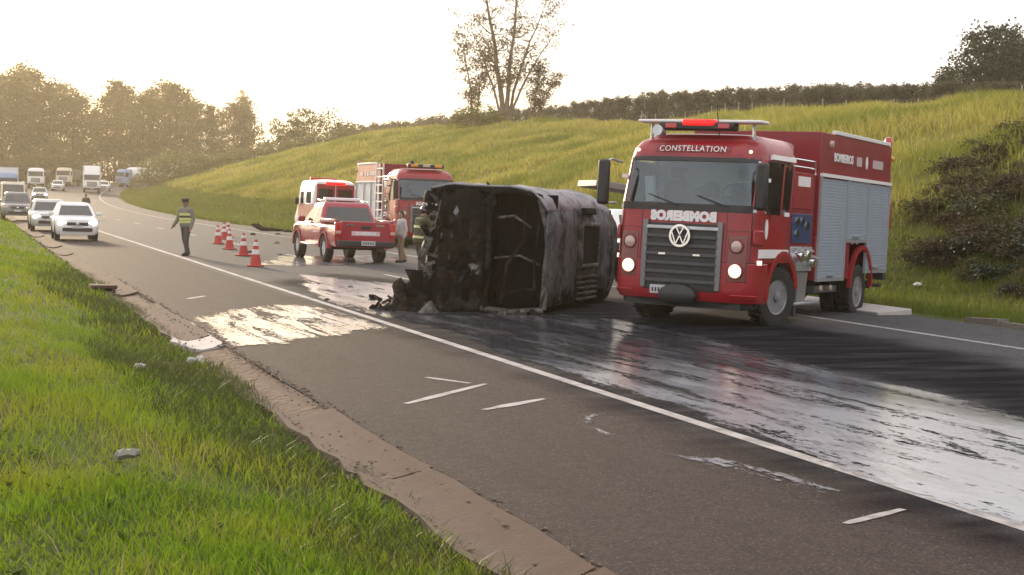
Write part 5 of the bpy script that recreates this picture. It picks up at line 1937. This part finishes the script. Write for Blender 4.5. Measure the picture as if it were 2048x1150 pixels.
# ================================================================== burnt wreck lying on its side
def charmat(name, c1, c2, ash, amount, scale=2.0, rough=.85, rust=None):
    m, N, K = newmat(name)
    o = N.new('ShaderNodeOutputMaterial')
    b = N.new('ShaderNodeBsdfPrincipled')
    K(b.outputs[0], o.inputs[0])
    t = N.new('ShaderNodeTexCoord')
    def noise(s_, d, r_=.65):
        n = N.new('ShaderNodeTexNoise')
        n.inputs['Scale'].default_value, n.inputs['Detail'].default_value, n.inputs['Roughness'].default_value = s_, d, r_
        K(t.outputs['Object'], n.inputs['Vector'])
        return n.outputs[0]
    def mix(f, a, c):
        x = N.new('ShaderNodeMix')
        x.data_type = 'RGBA'
        K(f, x.inputs[0])
        for i, q in ((6, a), (7, c)):
            if isinstance(q, tuple): x.inputs[i].default_value = (*q, 1)
            else: K(q, x.inputs[i])
        return x.outputs[2]
    def mr(f, a0, a1, b0, b1):
        r = N.new('ShaderNodeMapRange')
        r.inputs[1].default_value, r.inputs[2].default_value, r.inputs[3].default_value, r.inputs[4].default_value = a0, a1, b0, b1
        K(f, r.inputs[0])
        return r.outputs[0]
    c = mix(noise(scale * 2.5, 6), c1, c2)
    c = mix(mr(noise(scale, 9, .75), .50 - amount * .25, .62 - amount * .15, 0, 1), c, ash)
    if rust: c = mix(mr(noise(scale * .8 + .3, 6), .56, .68, 0, .8), c, rust)
    K(c, b.inputs['Base Color'])
    b.inputs['Roughness'].default_value = rough
    b.inputs['Specular IOR Level'].default_value = .08
    bp = N.new('ShaderNodeBump')
    bp.inputs['Strength'].default_value = .7
    bp.inputs['Distance'].default_value = .03
    K(noise(14, 7), bp.inputs['Height'])
    K(bp.outputs[0], b.inputs['Normal'])
    return m
CHAR = charmat('charred_metal', (.006, .0055, .005), (.016, .014, .013), (.045, .040, .037), .0)
CHARB = charmat('soot_black', (.003, .003, .003), (.008, .007, .007), (.012, .011, .011), .1, 1.5, .75)
ASH = charmat('ash_grey_panel', (.026, .026, .029), (.050, .050, .055), (.15, .148, .158), .22, 1.6, .8, (.055, .046, .042))
ASHL = charmat('ash_and_rim_light', (.09, .088, .095), (.16, .155, .165), (.34, .33, .35), .6, 2.2, .75)  # pale ash; on the upper side it paints in the sky's rim light
RUST = charmat('fire_rust', (.012, .008, .0065), (.030, .020, .015), (.06, .047, .04), .0, 3, .8)
BARE = charmat('burnt_bare_metal', (.05, .045, .04), (.09, .082, .075), (.20, .185, .17), .1, 4, .55)

def wreck():
    rz = R(-18)
    ex = Vector((math.cos(rz), math.sin(rz), 0))
    near = Vector((.60, 25.55, 0))
    org = near - ex * 2.12
    n, s = ns_world(near.x, near.y)
    org.z = float(road_z(n, s)) - .02
    T = thing('burnt_van', 'burnt out black van lying on its side in white foam', 'wrecked van', org, rz, extra_roll=.6)
    r = random.Random(5)
    Lw = 4.7
    # skin: lower side, roof, upper side, as strips of a bent shell
    def sect(y):
        k = .05 * math.sin(y * 2.1) + .03 * math.sin(y * 5.3 + 1)
        f = 1 - .10 * max(0, (y - 3.6) / 1.1) ** 2
        return [(.05, .03), (1.2, .02), (1.85, .06), (2.03, .18), (2.10 + k, .5), (2.12 + k * .6, .85), (2.13 - k * .5, 1.2), (2.12 + k, 1.55), (2.07 + k * .5, 1.86 * f), (1.96, 2.06 * f), (1.76, 2.19 * f), (1.4, (2.25 + k * .4) * f), (.9, (2.27 - k * .6) * f), (.4, (2.25 + k) * f), (.0, 2.20 * f)]
    ny = 26
    ys = [Lw * i / (ny - 1) for i in range(ny)]
    S = [sect(y) for y in ys]
    def skin(i0, i1, name, m, th=.035):
        vs, fs = [], []
        w_ = i1 - i0 + 1
        for a, y in enumerate(ys):
            for j in range(i0, i1 + 1):
                dd = .035 * math.sin(j * 1.7 + y * 1.9) * math.sin(y * 3.1 + j) + r.uniform(-.006, .006)
                vs.append((S[a][j][0] + dd, y + (r.uniform(-.16, .05) if a == 0 else 0), S[a][j][1] + r.uniform(-.003, .003)))
        for a in range(ny - 1):
            for j in range(w_ - 1):
                q = a * w_ + j
                fs.append((q, q + 1, q + w_ + 1, q + w_))
        o = MB().add(vs, fs).build(name, m, T, 45)
        sd_ = o.modifiers.new('thick', 'SOLIDIFY')
        sd_.thickness = th
        return o
    skin(0, 3, 'lower_side_panel', CHAR)
    roof = skin(3, 8, 'roof_panel', ASH)
    skin(8, 14, 'upper_side_panel', ASHL)  # paler than the roof: sky-lit top edge put into the colour
    MB().prism([(x, z) for x, z in [(.1, .05), (1.9, .1), (2.05, .5), (2.05, 1.6), (1.85, 1.85), (.1, 1.9)]], 'y', Lw - .08, Lw - .04).build('end_panel', CHAR, T)
    MB().box((.05, Lw / 2 + .1, 1.1), (.06, Lw - .3, 2.1)).build('floor_panel', CHAR, T)
    # roof: ribs, hatch with dark mouth, vent louvres
    for y in (.75, 1.55, 3.55, 4.2):
        MB().tube([(2.115, y, .3), (2.145, y + .02, .8), (2.15, y - .01, 1.4), (2.09, y, 1.9)], .018, 6).build('roof_rib', ASH, roof)
    hf = MB()
    for z, h_ in ((.86, .07), (1.62, .07)): hf.box((2.16, 2.45, z), (.10, 1.2, h_))
    for y in (1.85, 3.05): hf.box((2.16, y, 1.24), (.10, .08, .74))
    ho = hf.build('roof_hatch', BARE, roof, bevel=.015)
    MB().box((2.14, 2.45, 1.24), (.06, 1.14, .70)).build('hatch_dark_inset', CHARB, ho)  # dark inset panel painting the shade inside the hatch
    for q in range(5):
        MB().box((2.13, 2.5, .25 + q * .10), (.06, 1.3, .035), rotm(0, 20, 0)).build('louvre', BARE, roof)
    MB().box((2.12, 2.5, 1.86), (.10, .9, .12), rotm(0, -10, 3)).build('roof_vent', CHARB, roof, bevel=.02)
    # front end: empty windscreen opening between bent pillars
    MB().tube([(2.04, .02, .16), (2.07, -.02, .9), (2.05, .0, 1.6), (1.90, .04, 2.1)], [.06, .05, .05, .06], 8).build('pillar', BARE, T)
    MB().tube([(1.02, -.06, .1), (1.05, -.1, .8), (1.02, -.06, 1.5), (1.06, -.02, 2.16)], [.07, .06, .06, .07], 8).build('cowl_bar', CHAR, T)
    MB().tube([(1.0, -.04, 2.16), (1.5, -.05, 2.17), (1.93, .02, 2.07)], .055, 8).build('header_bar', CHAR, T)
    MB().tube([(-.05, .02, 2.15), (.3, -.10, 2.19), (.65, -.06, 2.16), (1.05, -.05, 2.17)], [.05, .06, .05, .055], 7).build('nose_top_bar', CHAR, T)
    MB().tube([(1.2, .25, .2), (1.3, .2, .9), (1.55, .3, 1.3), (1.6, .25, 1.95)], .03, 6).build('seat_frame', RUST, T)
    MB().tube([(1.1, .1, 1.0), (1.5, .3, 1.05), (1.85, .35, .9)], .022, 6).build('seat_frame', BARE, T)
    MB().tube([(1.25, .0, .5), (1.4, .1, .42), (1.7, .06, .5), (1.95, .12, .44)], .02, 6).build('hanging_cable', CHAR, T)
    for q in range(26):                              # twisted rods and strips spreading from the base
        a = Vector((r.uniform(-.85, .5), r.uniform(-.5, .1), r.uniform(.03, .28)))
        b = a + Vector((r.uniform(-.3, .4), r.uniform(-.3, .2), r.uniform(-.2, .12)))
        b.z = max(.02, b.z)
        MB().tube([a, a.lerp(b, .5) + Vector((r.uniform(-.1, .1), 0, r.uniform(.0, .08))), b], r.choice((.010, .015, .022, .03)), 5).build('twisted_rod', r.choice((CHARB, CHAR, RUST, BARE)), T)
    MB().tube([(.95, -.06, .12), (1.5, -.12, .08), (2.05, -.02, .14)], .06, 8).build('sill_bar', BARE, T)
    MB().box((1.55, .55, 1.12), (1.04, .06, 2.0), rotm(0, 0, 5)).build('bulkhead', CHARB, T)
    MB().tube([(1.15, .12, 1.7), (1.45, .05, 1.74), (1.72, .2, 1.55)], .025, 6).build('hanging_cable', BARE, T)
    MB().tube([(1.85, .1, .3), (1.8, .2, 1.0), (1.88, .15, 1.7)], .03, 6).build('seat_frame', CHAR, T)
    # nose: torn sheet, radiator, engine, axle and hoses
    sh = []
    fs = []
    for i in range(9):
        for j in range(13):
            x = .06 + i * .115
            z = .10 + j * .168
            sh.append((x, -.10 - .10 * math.sin(i * .7 + j * .5) + r.uniform(-.09, .09) - .12 * math.sin(math.pi * i / 8), z + r.uniform(-.06, .06)))
    for i in range(8):
        for j in range(12):
            if r.random() > .04:
                a = i * 13 + j
                fs.append((a, a + 1, a + 14, a + 13))
    ns = MB().add(sh, fs).build('nose_panel', CHAR, T, 30)
    ns.modifiers.new('thick', 'SOLIDIFY').thickness = .02
    rd = MB().box((.35, .02, 1.0), (.5, .14, .9), rotm(4, 6, 0)).build('radiator', CHARB, T, bevel=.02)
    for q in range(7):
        MB().box((.16 + q * .065, -.10, 1.0), (.02, .04, .8), rotm(4, 6, 0)).build('fin', BARE if q % 3 == 0 else CHAR, rd)
    eg = MB().box((.1, .6, 1.05), (.6, .8, .7)).build('engine_block', CHARB, T, bevel=.05)
    for q in range(4):
        MB().cyl((-.1, .35 + q * .16, 1.2), (-.24, .35 + q * .16, 1.3), .06, .05, 10).build('manifold', BARE, eg)
    MB().cyl((-.02, .1, .75), (-.02, .22, .75), .15, .15, 16).build('pulley', BARE, eg)
    MB().cyl((.0, .08, 1.35), (.0, .2, 1.35), .11, .11, 16).build('pulley', CHAR, eg)
    for z in (.55, 1.65):
        MB().box((-.06, 2.4, z), (.16, 4.5, .09)).build('chassis_rail', CHAR, T, bevel=.01)
    for y in (1.6, 2.9, 4.2):
        MB().box((-.06, y, 1.1), (.12, .1, 1.1)).build('cross_member', CHAR, T, bevel=.01)
    MB().tube([(-.18, .75, .25), (-.20, .72, .8), (-.20, .72, 1.4), (-.16, .75, 1.98)], .07, 8).build('axle', BARE, T)
    for z, sgn in ((.16, -1), (2.02, 1)):
        tr = MB().lathe([(.20, -.12), (.34, -.11), (.36, -.05), (.35, .05), (.33, .11), (.20, .12)], (-.16, .85, z), 'z', 22).build('wheel', CHARB, T, 40)
        MB().lathe([(.21, -.10), (.23, -.10), (.20, 0), (.10, .03), (.08, .1), (.001, .1)], (-.16, .85, z + .02 * sgn), 'z', 20).build('rim', BARE, tr, 40)
    for q in range(40):                              # hoses, wires, bent struts around the nose
        a = Vector((r.uniform(-.1, .9), r.uniform(-.28, .25), r.uniform(.15, 2.1)))
        if a.z < .7: a.x -= .3
        b = a + Vector((r.uniform(-.22, .4), r.uniform(-.15, .1), r.uniform(-.7, .35)))
        b.z = max(.05, b.z)
        m_ = (a + b) / 2 + Vector((r.uniform(-.15, .15), r.uniform(-.12, .05), r.uniform(-.2, .1)))
        MB().tube([a, a.lerp(m_, .6), m_, m_.lerp(b, .6), b], r.choice((.012, .018, .028, .035)), 6).build('hose' if q % 2 else 'strut', r.choice((CHAR, CHARB, BARE, RUST)), T)
    for q in range(26):                              # crumpled scraps still hanging on the nose
        c = Vector((r.uniform(-.05, .95), r.uniform(-.25, .05), r.uniform(.1, 2.15)))
        if c.z < .7: c.x -= .4
        s_ = r.uniform(.06, .26)
        V = [(c + Vector((r.uniform(-1, 1), r.uniform(-.5, .5), r.uniform(-1, 1))) * s_) for _ in range(6)]
        o = MB().add(V, [(0, 1, 2), (0, 2, 3), (0, 3, 4), (0, 4, 5), (0, 5, 1)]).build('scrap_sheet', r.choice((CHAR, CHAR, CHARB, ASH)), T, 0)
        o.modifiers.new('thick', 'SOLIDIFY').thickness = .012
    lm = MB().lathe([(.001, -.03), (.10, -.02), (.11, .03), (.001, .05)], (.55, -.26, 1.80), 'y', 14).build('lamp_bowl', ASHL, T)
    MB().box((.0, -.2, 1.02), (.36, .03, .05), rotm(0, 12, 0)).build('pale_bracket', BARE, T)
    MB().box((.02, -.22, .86), (.22, .03, .06), rotm(0, -18, 0)).build('pale_bracket', BARE, T)
    # burnt heap melted round the base, part of the lying nose
    for q in range(14):                              # large bent sheets hanging over the nose
        c = Vector((r.uniform(-.05, .95), r.uniform(-.34, -.12), r.uniform(.2, 2.0)))
        w1, h1 = r.uniform(.10, .24), r.uniform(.18, .45)
        tw = r.uniform(-.5, .5)
        V = []
        for a in range(4):
            for b in range(5):
                x, z = (a / 3 - .5) * w1, (b / 4 - .5) * h1
                V.append(c + Vector((x * math.cos(tw) - z * math.sin(tw), .05 * math.sin(a * 1.7 + b) + r.uniform(-.03, .03), x * math.sin(tw) + z * math.cos(tw))))
        o = MB().add(V, [(a * 5 + b, a * 5 + b + 1, a * 5 + b + 6, a * 5 + b + 5) for a in range(3) for b in range(4)]).build('bent_sheet', r.choice((RUST, CHAR, CHARB, RUST, BARE)), T, 30)
        o.modifiers.new('thick', 'SOLIDIFY').thickness = .015
    for q in range(16):                              # heaped remains of the front axle and bumper
        x, y, z = r.uniform(-.55, .15), r.uniform(-.35, .15), r.uniform(.0, .45)
        s_ = r.uniform(.12, .24)
        rings = []
        for k in range(5):
            rr = s_ * (.7, 1.0, .9, .6, .2)[k]
            rings.append([Vector((x + rr * math.cos(2 * math.pi * i / 8) * r.uniform(.6, 1.35), y + .7 * rr * math.sin(2 * math.pi * i / 8) * r.uniform(.6, 1.35), z * .6 + s_ * .5 * k + r.uniform(-.03, .03))) for i in range(8)])
        MB().loft(rings).build('burnt_lump', r.choice((CHARB, CHAR, CHAR, RUST)), T, 20)
    for q in range(58):
        x = r.uniform(-1.1, .7) if q < 46 else r.uniform(.7, 2.0)
        y = r.uniform(-.75, .1) * (1 if x < .9 else .3)
        s_ = r.uniform(.05, .15) * (1.25 if -.6 < x < .5 else .8)
        V, F = [], []
        rings = []
        for k in range(4):
            rr = s_ * (1 - .28 * k) * 1.3
            rings.append([Vector((x + rr * math.cos(2 * math.pi * i / 7) * r.uniform(.7, 1.3), y + rr * math.sin(2 * math.pi * i / 7) * r.uniform(.7, 1.3), .01 + s_ * .42 * k + r.uniform(-.02, .03))) for i in range(7)])
        MB().loft(rings).build('burnt_lump', r.choice((CHARB, CHARB, CHAR, RUST, BARE if q % 6 == 0 else CHARB)), T, 30)
    return T
wreck()

# loose burnt pieces
def debris(name, label, u, v, pts, rad, m, dz=0.0):
    n, s = hit(u, v)
    o = MB().tube(pts, rad, 7).build(name, m, None, 40, loc=W(n, s, float(road_z(n, s)) + dz))
    return tag(o, label, 'debris')
n_, s_ = hit(535, 462)
g = MB()
g.tube([(-.9, .1, .34), (-.55, .05, .26), (-.25, 0, .10), (.3, .1, .06), (.9, .0, .05)], [.05, .16, .12, .10, .04], 8)
o = g.build('tyre_scrap', CHARB, None, 40, loc=W(n_, s_, float(road_z(n_, s_))))
tag(o, 'torn black tyre strip curling up from the far edge line', 'debris')
k = 0
for u, v, sz in ((556, 470, .22), (575, 464, .3), (505, 470, .2), (553, 487, .16), (612, 462, .2), (745, 600, .10), (700, 575, .08), (655, 600, .07), (500, 505, .12), (560, 510, .1)):
    n_, s_ = hit(u, v)
    r = random.Random(u)
    rings = []
    for q in range(3):
        rr = sz * (1 - .3 * q)
        rings.append([Vector((rr * math.cos(2 * math.pi * i / 6) * r.uniform(.6, 1.4), rr * .7 * math.sin(2 * math.pi * i / 6) * r.uniform(.6, 1.4), sz * .22 * q + .004)) for i in range(6)])
    o = MB().loft(rings).build('burnt_scrap', CHARB if k % 3 else BARE, None, 30, loc=W(n_, s_, float(road_z(n_, s_))))
    tag(o, 'small flat black burnt scrap lying on the open lane', 'debris', 'burnt scraps on the lane')
    k += 1

# ================================================================== road cones
CORANGE = mat('cone_red', (.42, .035, .03), .55, 0, .1, 8, dirt=.2)
CWHITE = mat('cone_white', (.66, .60, .58), .5, 0, .08, 8, dirt=.2)
def cone_proto():
    T = thing('traffic_cone', 'x', 'cone', (0, 0, 0), 0)
    MB().prism([(-.2, -.2), (.2, -.2), (.2, .2), (-.2, .2)], 'z', 0, .045).build('base', CORANGE, T, bevel=.015)
    def rad(z): return .155 - .115 * (z - .045) / .68
    def band(a, b, d, name, m):
        MB().lathe([(rad(a) + d, a), (rad(b) + d, b)], (0, 0, 0), 'z', 24).build(name, m, T, 40)
    band(.045, .725, 0, 'body', CORANGE)
    band(.33, .46, .004, 'white_band', CWHITE)
    band(.56, .66, .004, 'white_band', CWHITE)
    return T
cp = cone_proto()
CL = ['red and white road cone at the pale foam pool, first of the slanting row', 'road cone second in the row from the foam pool', 'road cone third in the row from the foam pool', 'road cone fourth in the row from the foam pool', 'road cone fifth in the row from the foam pool', 'road cone last in the row, farthest from the foam pool']
for i, (u, v) in enumerate(((511, 533), (487, 512), (459, 499), (436, 488), (449, 479), (457, 474))):
    o = cp if i == 0 else copy_tree(cp)
    n_, s_ = hit(u, v)
    o.location = W(n_, s_, float(road_z(n_, s_)) + .003)
    o.rotation_euler.z = i * .7
    tag(o, CL[i], 'cone', 'row of road cones')

# ================================================================== people
def capsule(mb, a, b, r0, r1, n=12):
    a, b = Vector(a), Vector(b)
    d = b - a
    L_ = max(d.length, 1e-4)
    q = d.to_track_quat('Z', 'Y').to_matrix()
    prof = []
    for i in range(5):
        t = math.pi / 2 * i / 4
        prof.append((r0 * math.sin(t) + 1e-4, -r0 * math.cos(t)))
    for i in range(5):
        t = math.pi / 2 * (1 - i / 4)
        prof.append((r1 * math.sin(t) + 1e-4, L_ + r1 * math.cos(t)))
    rings = [[a + q @ Vector((r_ * math.cos(2 * math.pi * k / n), r_ * math.sin(2 * math.pi * k / n), z)) for k in range(n)] for r_, z in prof]
    mb.loft(rings)

def fuse(mb, name, vox=.018):
    """join overlapping volumes into one continuous surface"""
    o = bpy.data.objects.new(name, mb.mesh(name, 0))
    col.objects.link(o)
    rm = o.modifiers.new('fuse', 'REMESH')
    rm.mode, rm.voxel_size = 'VOXEL', vox
    sm = o.modifiers.new('smooth', 'SMOOTH')
    sm.factor, sm.iterations = .5, 4
    bpy.context.view_layer.update()
    me = bpy.data.meshes.new_from_object(o.evaluated_get(bpy.context.evaluated_depsgraph_get()))
    bpy.data.objects.remove(o)
    me.polygons.foreach_set('use_smooth', [True] * len(me.polygons))
    return me

SKIN = mat('skin', (.30, .17, .12), .6, 0, .1, 8)
HAIR = mat('dark_hair', (.02, .017, .015), .8, 0, .2, 12)
BOOT = mat('boot_leather', (.02, .018, .018), .6, 0, .2, 10)

def hand(mb, w_, d, side):
    """palm with four unequal curled fingers and a thumb off its side; d points along the hand"""
    w_, d = Vector(w_), Vector(d).normalized()
    sd_ = d.cross(Vector((0, 0, 1)))
    if sd_.length < .2: sd_ = d.cross(Vector((0, 1, 0)))
    sd_.normalize()
    nrm = sd_.cross(d).normalized()
    capsule(mb, w_, w_ + d * .07, .028, .034, 8)
    for i, ln in enumerate((.072, .082, .076, .058)):
        a = w_ + d * .085 + sd_ * (i - 1.5) * .019
        b = a + d * ln * .55 + nrm * .010
        capsule(mb, a, b, .0095, .0088, 6)
        capsule(mb, b, b + d * ln * .35 + nrm * .024, .0088, .0078, 6)
    t = w_ + d * .025 - sd_ * .026 * side
    t2 = t + d * .035 - sd_ * .022 * side
    capsule(mb, t, t2, .012, .010, 6)
    capsule(mb, t2, t2 + d * .028 + nrm * .008, .010, .008, 6)

def person(label, loc, rz, J, jacket, trousers, headgear=None, bands=(), group=None, hairm=HAIR, gloves=None, scale=1.0):
    """J: joints in metres, facing +y, standing on z=0"""
    T = thing('person', label, 'person', loc, rz, group, tilt=False)
    T.scale = (scale,) * 3
    V = {k: Vector(v) for k, v in J.items()}
    hd, nk, ch, pv = V['head'], V['neck'], V['chest'], V['pelvis']
    up = (hd - nk).normalized()
    fw = V.get('face', Vector((0, 1, 0))).normalized()
    fw = (fw - up * fw.dot(up)).normalized()
    rt = fw.cross(up)
    def limbs(mb, k, parts):
        shl = (V['shL'], V['shR'])
        lat = (shl[1] - shl[0]).normalized()
        if 'torso' in parts:
            for f in (-1, 0, 1):
                capsule(mb, ch + lat * .085 * f, pv + lat * .07 * f + (ch - pv) * .1, .115 + k, .115 + k)
            capsule(mb, shl[0] * .8 + ch * .2, shl[1] * .8 + ch * .2, .085 + k, .085 + k)
            capsule(mb, pv + lat * .07, pv - lat * .07, .13 + k, .13 + k)
            capsule(mb, ch + (nk - ch) * .3, nk, .07 + k * .6, .055 + k * .5)
        for s_ in 'LR':
            if 'arms' in parts:
                capsule(mb, V['sh' + s_], V['el' + s_], .058 + k, .045 + k)
                capsule(mb, V['el' + s_], V['wr' + s_], .044 + k, .031 + k * .9)
            if 'legs' in parts:
                capsule(mb, V['hp' + s_], V['kn' + s_], .088 + k, .060 + k)
                capsule(mb, V['kn' + s_], V['an' + s_], .058 + k, .042 + k * 1.3)
    b = MB()
    limbs(b, 0, ('torso', 'arms', 'legs'))
    capsule(b, nk - up * .05, hd - up * .06, .052, .05)
    capsule(b, hd - up * .02 + fw * .012, hd + up * .045, .082, .088)          # skull
    capsule(b, hd - up * .085 + fw * .045, hd - up * .01 + fw * .03, .045, .062)   # jaw
    capsule(b, hd + fw * .095 + up * .005, hd + fw * .108 - up * .03, .011, .017, 8)  # nose
    for f in (-1, 1):
        capsule(b, hd + rt * .085 * f - up * .012, hd + rt * .09 * f + up * .02, .013, .016, 8)
    for s_, sg in (('L', -1), ('R', 1)):
        hand(b, V['wr' + s_], V['wr' + s_] - V['el' + s_], sg)
        t = V.get('toe' + s_, V['an' + s_] + Vector((0, .18, -.05)))
        capsule(b, V['an' + s_] + Vector((0, -.03, -.03)), t, .045, .034)
    body = put('body', fuse(b, 'body', .012), SKIN, T)
    for f in (-1, 1):
        MB().lathe([(.001, -.008), (.010, -.004), (.011, .002), (.001, .010)], (0, 0, 0), 'z', 8).build('eye', BLACK, body, 60, loc=hd + fw * .088 + rt * .032 * f + up * .018)
    MB().tube([hd + fw * .090 - up * .055 - rt * .024, hd + fw * .100 - up * .055, hd + fw * .090 - up * .055 + rt * .024], .006, 6).build('mouth', mat('lips', (.20, .08, .07), .6), body)
    h = MB()
    capsule(h, hd + up * .01 - fw * .02, hd + up * .055 - fw * .012, .092, .092)
    put('hair', fuse(h, 'hair', .015), hairm, T)
    tr = MB()
    capsule(tr, V['hpL'] + Vector((0, 0, .06)), V['hpR'] + Vector((0, 0, .06)), .125, .125)
    limbs(tr, .020, ('legs',))
    put('trousers', fuse(tr, 'trousers', .016), trousers, T)
    jk = MB()
    limbs(jk, .024, ('torso', 'arms'))
    jo = put('jacket', fuse(jk, 'jacket', .016), jacket, T)
    for s_ in 'LR':
        t = V.get('toe' + s_, V['an' + s_] + Vector((0, .18, -.05)))
        bt = MB()
        capsule(bt, V['an' + s_] + Vector((0, 0, .12)), V['an' + s_] + Vector((0, -.02, -.03)), .058, .060)
        capsule(bt, V['an' + s_] + Vector((0, -.04, -.03)), t, .055, .045)
        put('boot', fuse(bt, 'boot', .014), BOOT, T)
        if gloves:
            g = MB()
            hand(g, V['wr' + s_], V['wr' + s_] - V['el' + s_], -1 if s_ == 'L' else 1)
            gm = fuse(g, 'glove', .009)
            for v in gm.vertices: pass
            put('glove', gm, gloves, T)
    lat = (V['shR'] - V['shL']).normalized()
    for f, ww, m in bands:                                      # reflective hoops round the torso
        c = ch.lerp(pv, f)
        ax = (ch - pv).normalized()
        fb = lat.cross(ax).normalized()
        rings = []
        for k in range(25):
            a = 2 * math.pi * k / 24
            for_ = []
            for dz, ro in ((-ww / 2, .0), (ww / 2, .0), (ww / 2, .012), (-ww / 2, .012)):
                for_.append(c + ax * dz + lat * (.225 + ro) * math.cos(a) + fb * (.152 + ro) * math.sin(a))
            rings.append(for_)
        MB().loft(rings, cap=False).build('reflective_band', m, jo, 40)
    if headgear == 'cap':
        c = MB()
        c.lathe([(.098, -.02), (.108, .02), (.115, .07), (.10, .085), (.001, .09)], (0, 0, 0), 'z', 20)
        c.prism([(math.cos(R(a)) * .10, math.sin(R(a)) * .165 + .02) for a in range(0, 181, 20)], 'z', -.022, -.010)
        o = c.build('cap', mat('cap_cloth', (.05, .05, .045), .8), T, 40, loc=hd + up * .05)
        o.rotation_euler = (0, 0, math.atan2(-fw.x, fw.y))
    elif headgear:
        c = MB()
        c.lathe([(.165, -.03), (.16, -.02), (.125, .01), (.122, .06), (.10, .11), (.06, .14), (.001, .15)], (0, 0, 0), 'z', 20)
        c.box((0, 0, .10), (.03, .2, .09))
        o = c.build('helmet', headgear, T, 40, loc=hd + up * .02)
        o.rotation_euler = up.to_track_quat('Z', 'Y').to_euler()
    return T

HIVIS = mat('hi_vis_yellow', (.55, .56, .18), .6, 0, .08, 10)
SILVB = mat('reflective_silver', (.55, .56, .52), .4, 0, .06, 10)
UNI = mat('grey_uniform', (.14, .13, .10), .85, 0, .15, 10)
UNIG = mat('grey_shirt', (.20, .19, .15), .85, 0, .15, 10)
UNID = mat('dark_trousers', (.060, .052, .050), .85, 0, .15, 10)
TURN = mat('turnout_coat', (.055, .055, .022), .85, 0, .2, 10)
TURNT = mat('turnout_trousers', (.034, .028, .024), .85, 0, .2, 10)
BEIGE = mat('beige_coat', (.24, .165, .115), .85, 0, .15, 10)
REFY = mat('reflective_yellow', (.55, .50, .26), .5, 0, .08, 10)
walk = dict(head=(0, .02, 1.60), neck=(0, 0, 1.45), chest=(0, 0, 1.27), pelvis=(0, 0, .96), shL=(-.19, 0, 1.39), shR=(.19, 0, 1.39), elL=(-.24, -.04, 1.10), elR=(.30, .02, 1.12), wrL=(-.24, .05, .86), wrR=(.42, .10, .90), hpL=(-.09, 0, .92), hpR=(.09, 0, .92), knL=(-.09, .10, .50), knR=(.08, -.02, .50), anL=(-.08, .06, .09), anR=(.07, -.14, .10), toeL=(-.09, .25, .045), toeR=(.08, .04, .05))
def stand(u, depth):
    r = ray(u, YH)
    x, y = r[0] * depth / r[1], depth
    n, s = ns_world(x, y)
    return Vector((x, y, float(road_z(n, s)) if GUT1 < n < PAV1 else float(terrain(n, s))))
person('person in striped hi-vis vest and cap walking on the lane beside the cones', stand(372, 46.3), R(150), walk, UNIG, UNID, 'cap', ((.05, .07, HIVIS), (.30, .05, UNID), (.50, .07, HIVIS), (.78, .07, HIVIS)), scale=1.02)
person('person in dark clothes standing on the road beside the queue of cars', stand(172, 104), R(170), dict(walk, wrR=(.26, .04, .86), elR=(.25, -.03, 1.1), anR=(.09, 0, .09), knR=(.09, .02, .5), toeR=(.1, .18, .045), anL=(-.09, 0, .09), knL=(-.09, .02, .5), toeL=(-.1, .18, .045)), UNID, TURNT, None)
work = dict(head=(0, .11, 1.63), neck=(0, .05, 1.48), chest=(0, .02, 1.29), pelvis=(0, -.02, .96), shL=(-.20, .03, 1.42), shR=(.20, .03, 1.42), elL=(-.27, .26, 1.20), elR=(.27, .30, 1.18), wrL=(-.16, .52, 1.18), wrR=(.14, .52, 1.14), hpL=(-.10, -.02, .92), hpR=(.10, -.02, .92), knL=(-.13, .08, .50), knR=(.12, .0, .50), anL=(-.14, .02, .09), anR=(.13, -.10, .09), toeL=(-.16, .21, .045), toeR=(.15, .09, .045), face=(0, 1, -.3))
ff = stand(842, 36.2)
person('person in dark olive turnout coat with yellow bands working beside the wreck', ff, R(-62), work, TURN, TURNT, mat('dark_helmet', (.06, .03, .03), .4, 0, .2, 8), ((.10, .06, REFY), (.85, .06, REFY)), gloves=BLACK)
person('person in pale shirt and beige trousers standing between pickup and firefighter', stand(804, 45.5), R(120), dict(walk, wrR=(.20, .24, 1.00), elR=(.25, .02, 1.12)), mat('pale_shirt', (.42, .40, .38), .85, 0, .1, 10), BEIGE, None, scale=.9)

# small pale litter in the grass
for u, v, lb, sz in ((280, 747, 'white crumpled scrap lying in the grass above the gutter', .055), (255, 935, 'grey crumpled paper bag lying in the bank grass', .075), (1835, 578, 'white litter scrap on the verge behind the engine', .10)):
    n_, s_ = ground_at(u, v)
    r = random.Random(u)
    rings = []
    for q in range(4):
        rr = sz * (1, 1.15, .9, .3)[q]
        rings.append([Vector((rr * math.cos(2 * math.pi * i / 9) * r.uniform(.75, 1.25), .7 * rr * math.sin(2 * math.pi * i / 9) * r.uniform(.7, 1.3), .04 + sz * .25 * q + r.uniform(-.015, .015))) for i in range(9)])
    o = MB().loft(rings).build('litter', mat('grey_paper', (.20, .19, .15), .8, 0, .2, 9) if u == 255 else CWHITE, None, 20, loc=W(n_, s_, float(terrain(n_, s_)) + .02))
    tag(o, lb, 'litter')

# ================================================================== evening haze
m, N, K = newmat('evening_haze')
o_ = N.new('ShaderNodeOutputMaterial')
pv_ = N.new('ShaderNodeVolumePrincipled')
pv_.inputs['Color'].default_value = (.99, .88, .68, 1)
pv_.inputs['Density'].default_value = .00042
pv_.inputs['Anisotropy'].default_value = .5
K(pv_.outputs[0], o_.inputs['Volume'])
hz = MB().box((0, 0, 0), (5600, 6400, 60)).build('haze', m, None, 0, loc=(100, 1000, 23))
tag(hz, 'thin warm evening haze', kind='stuff')
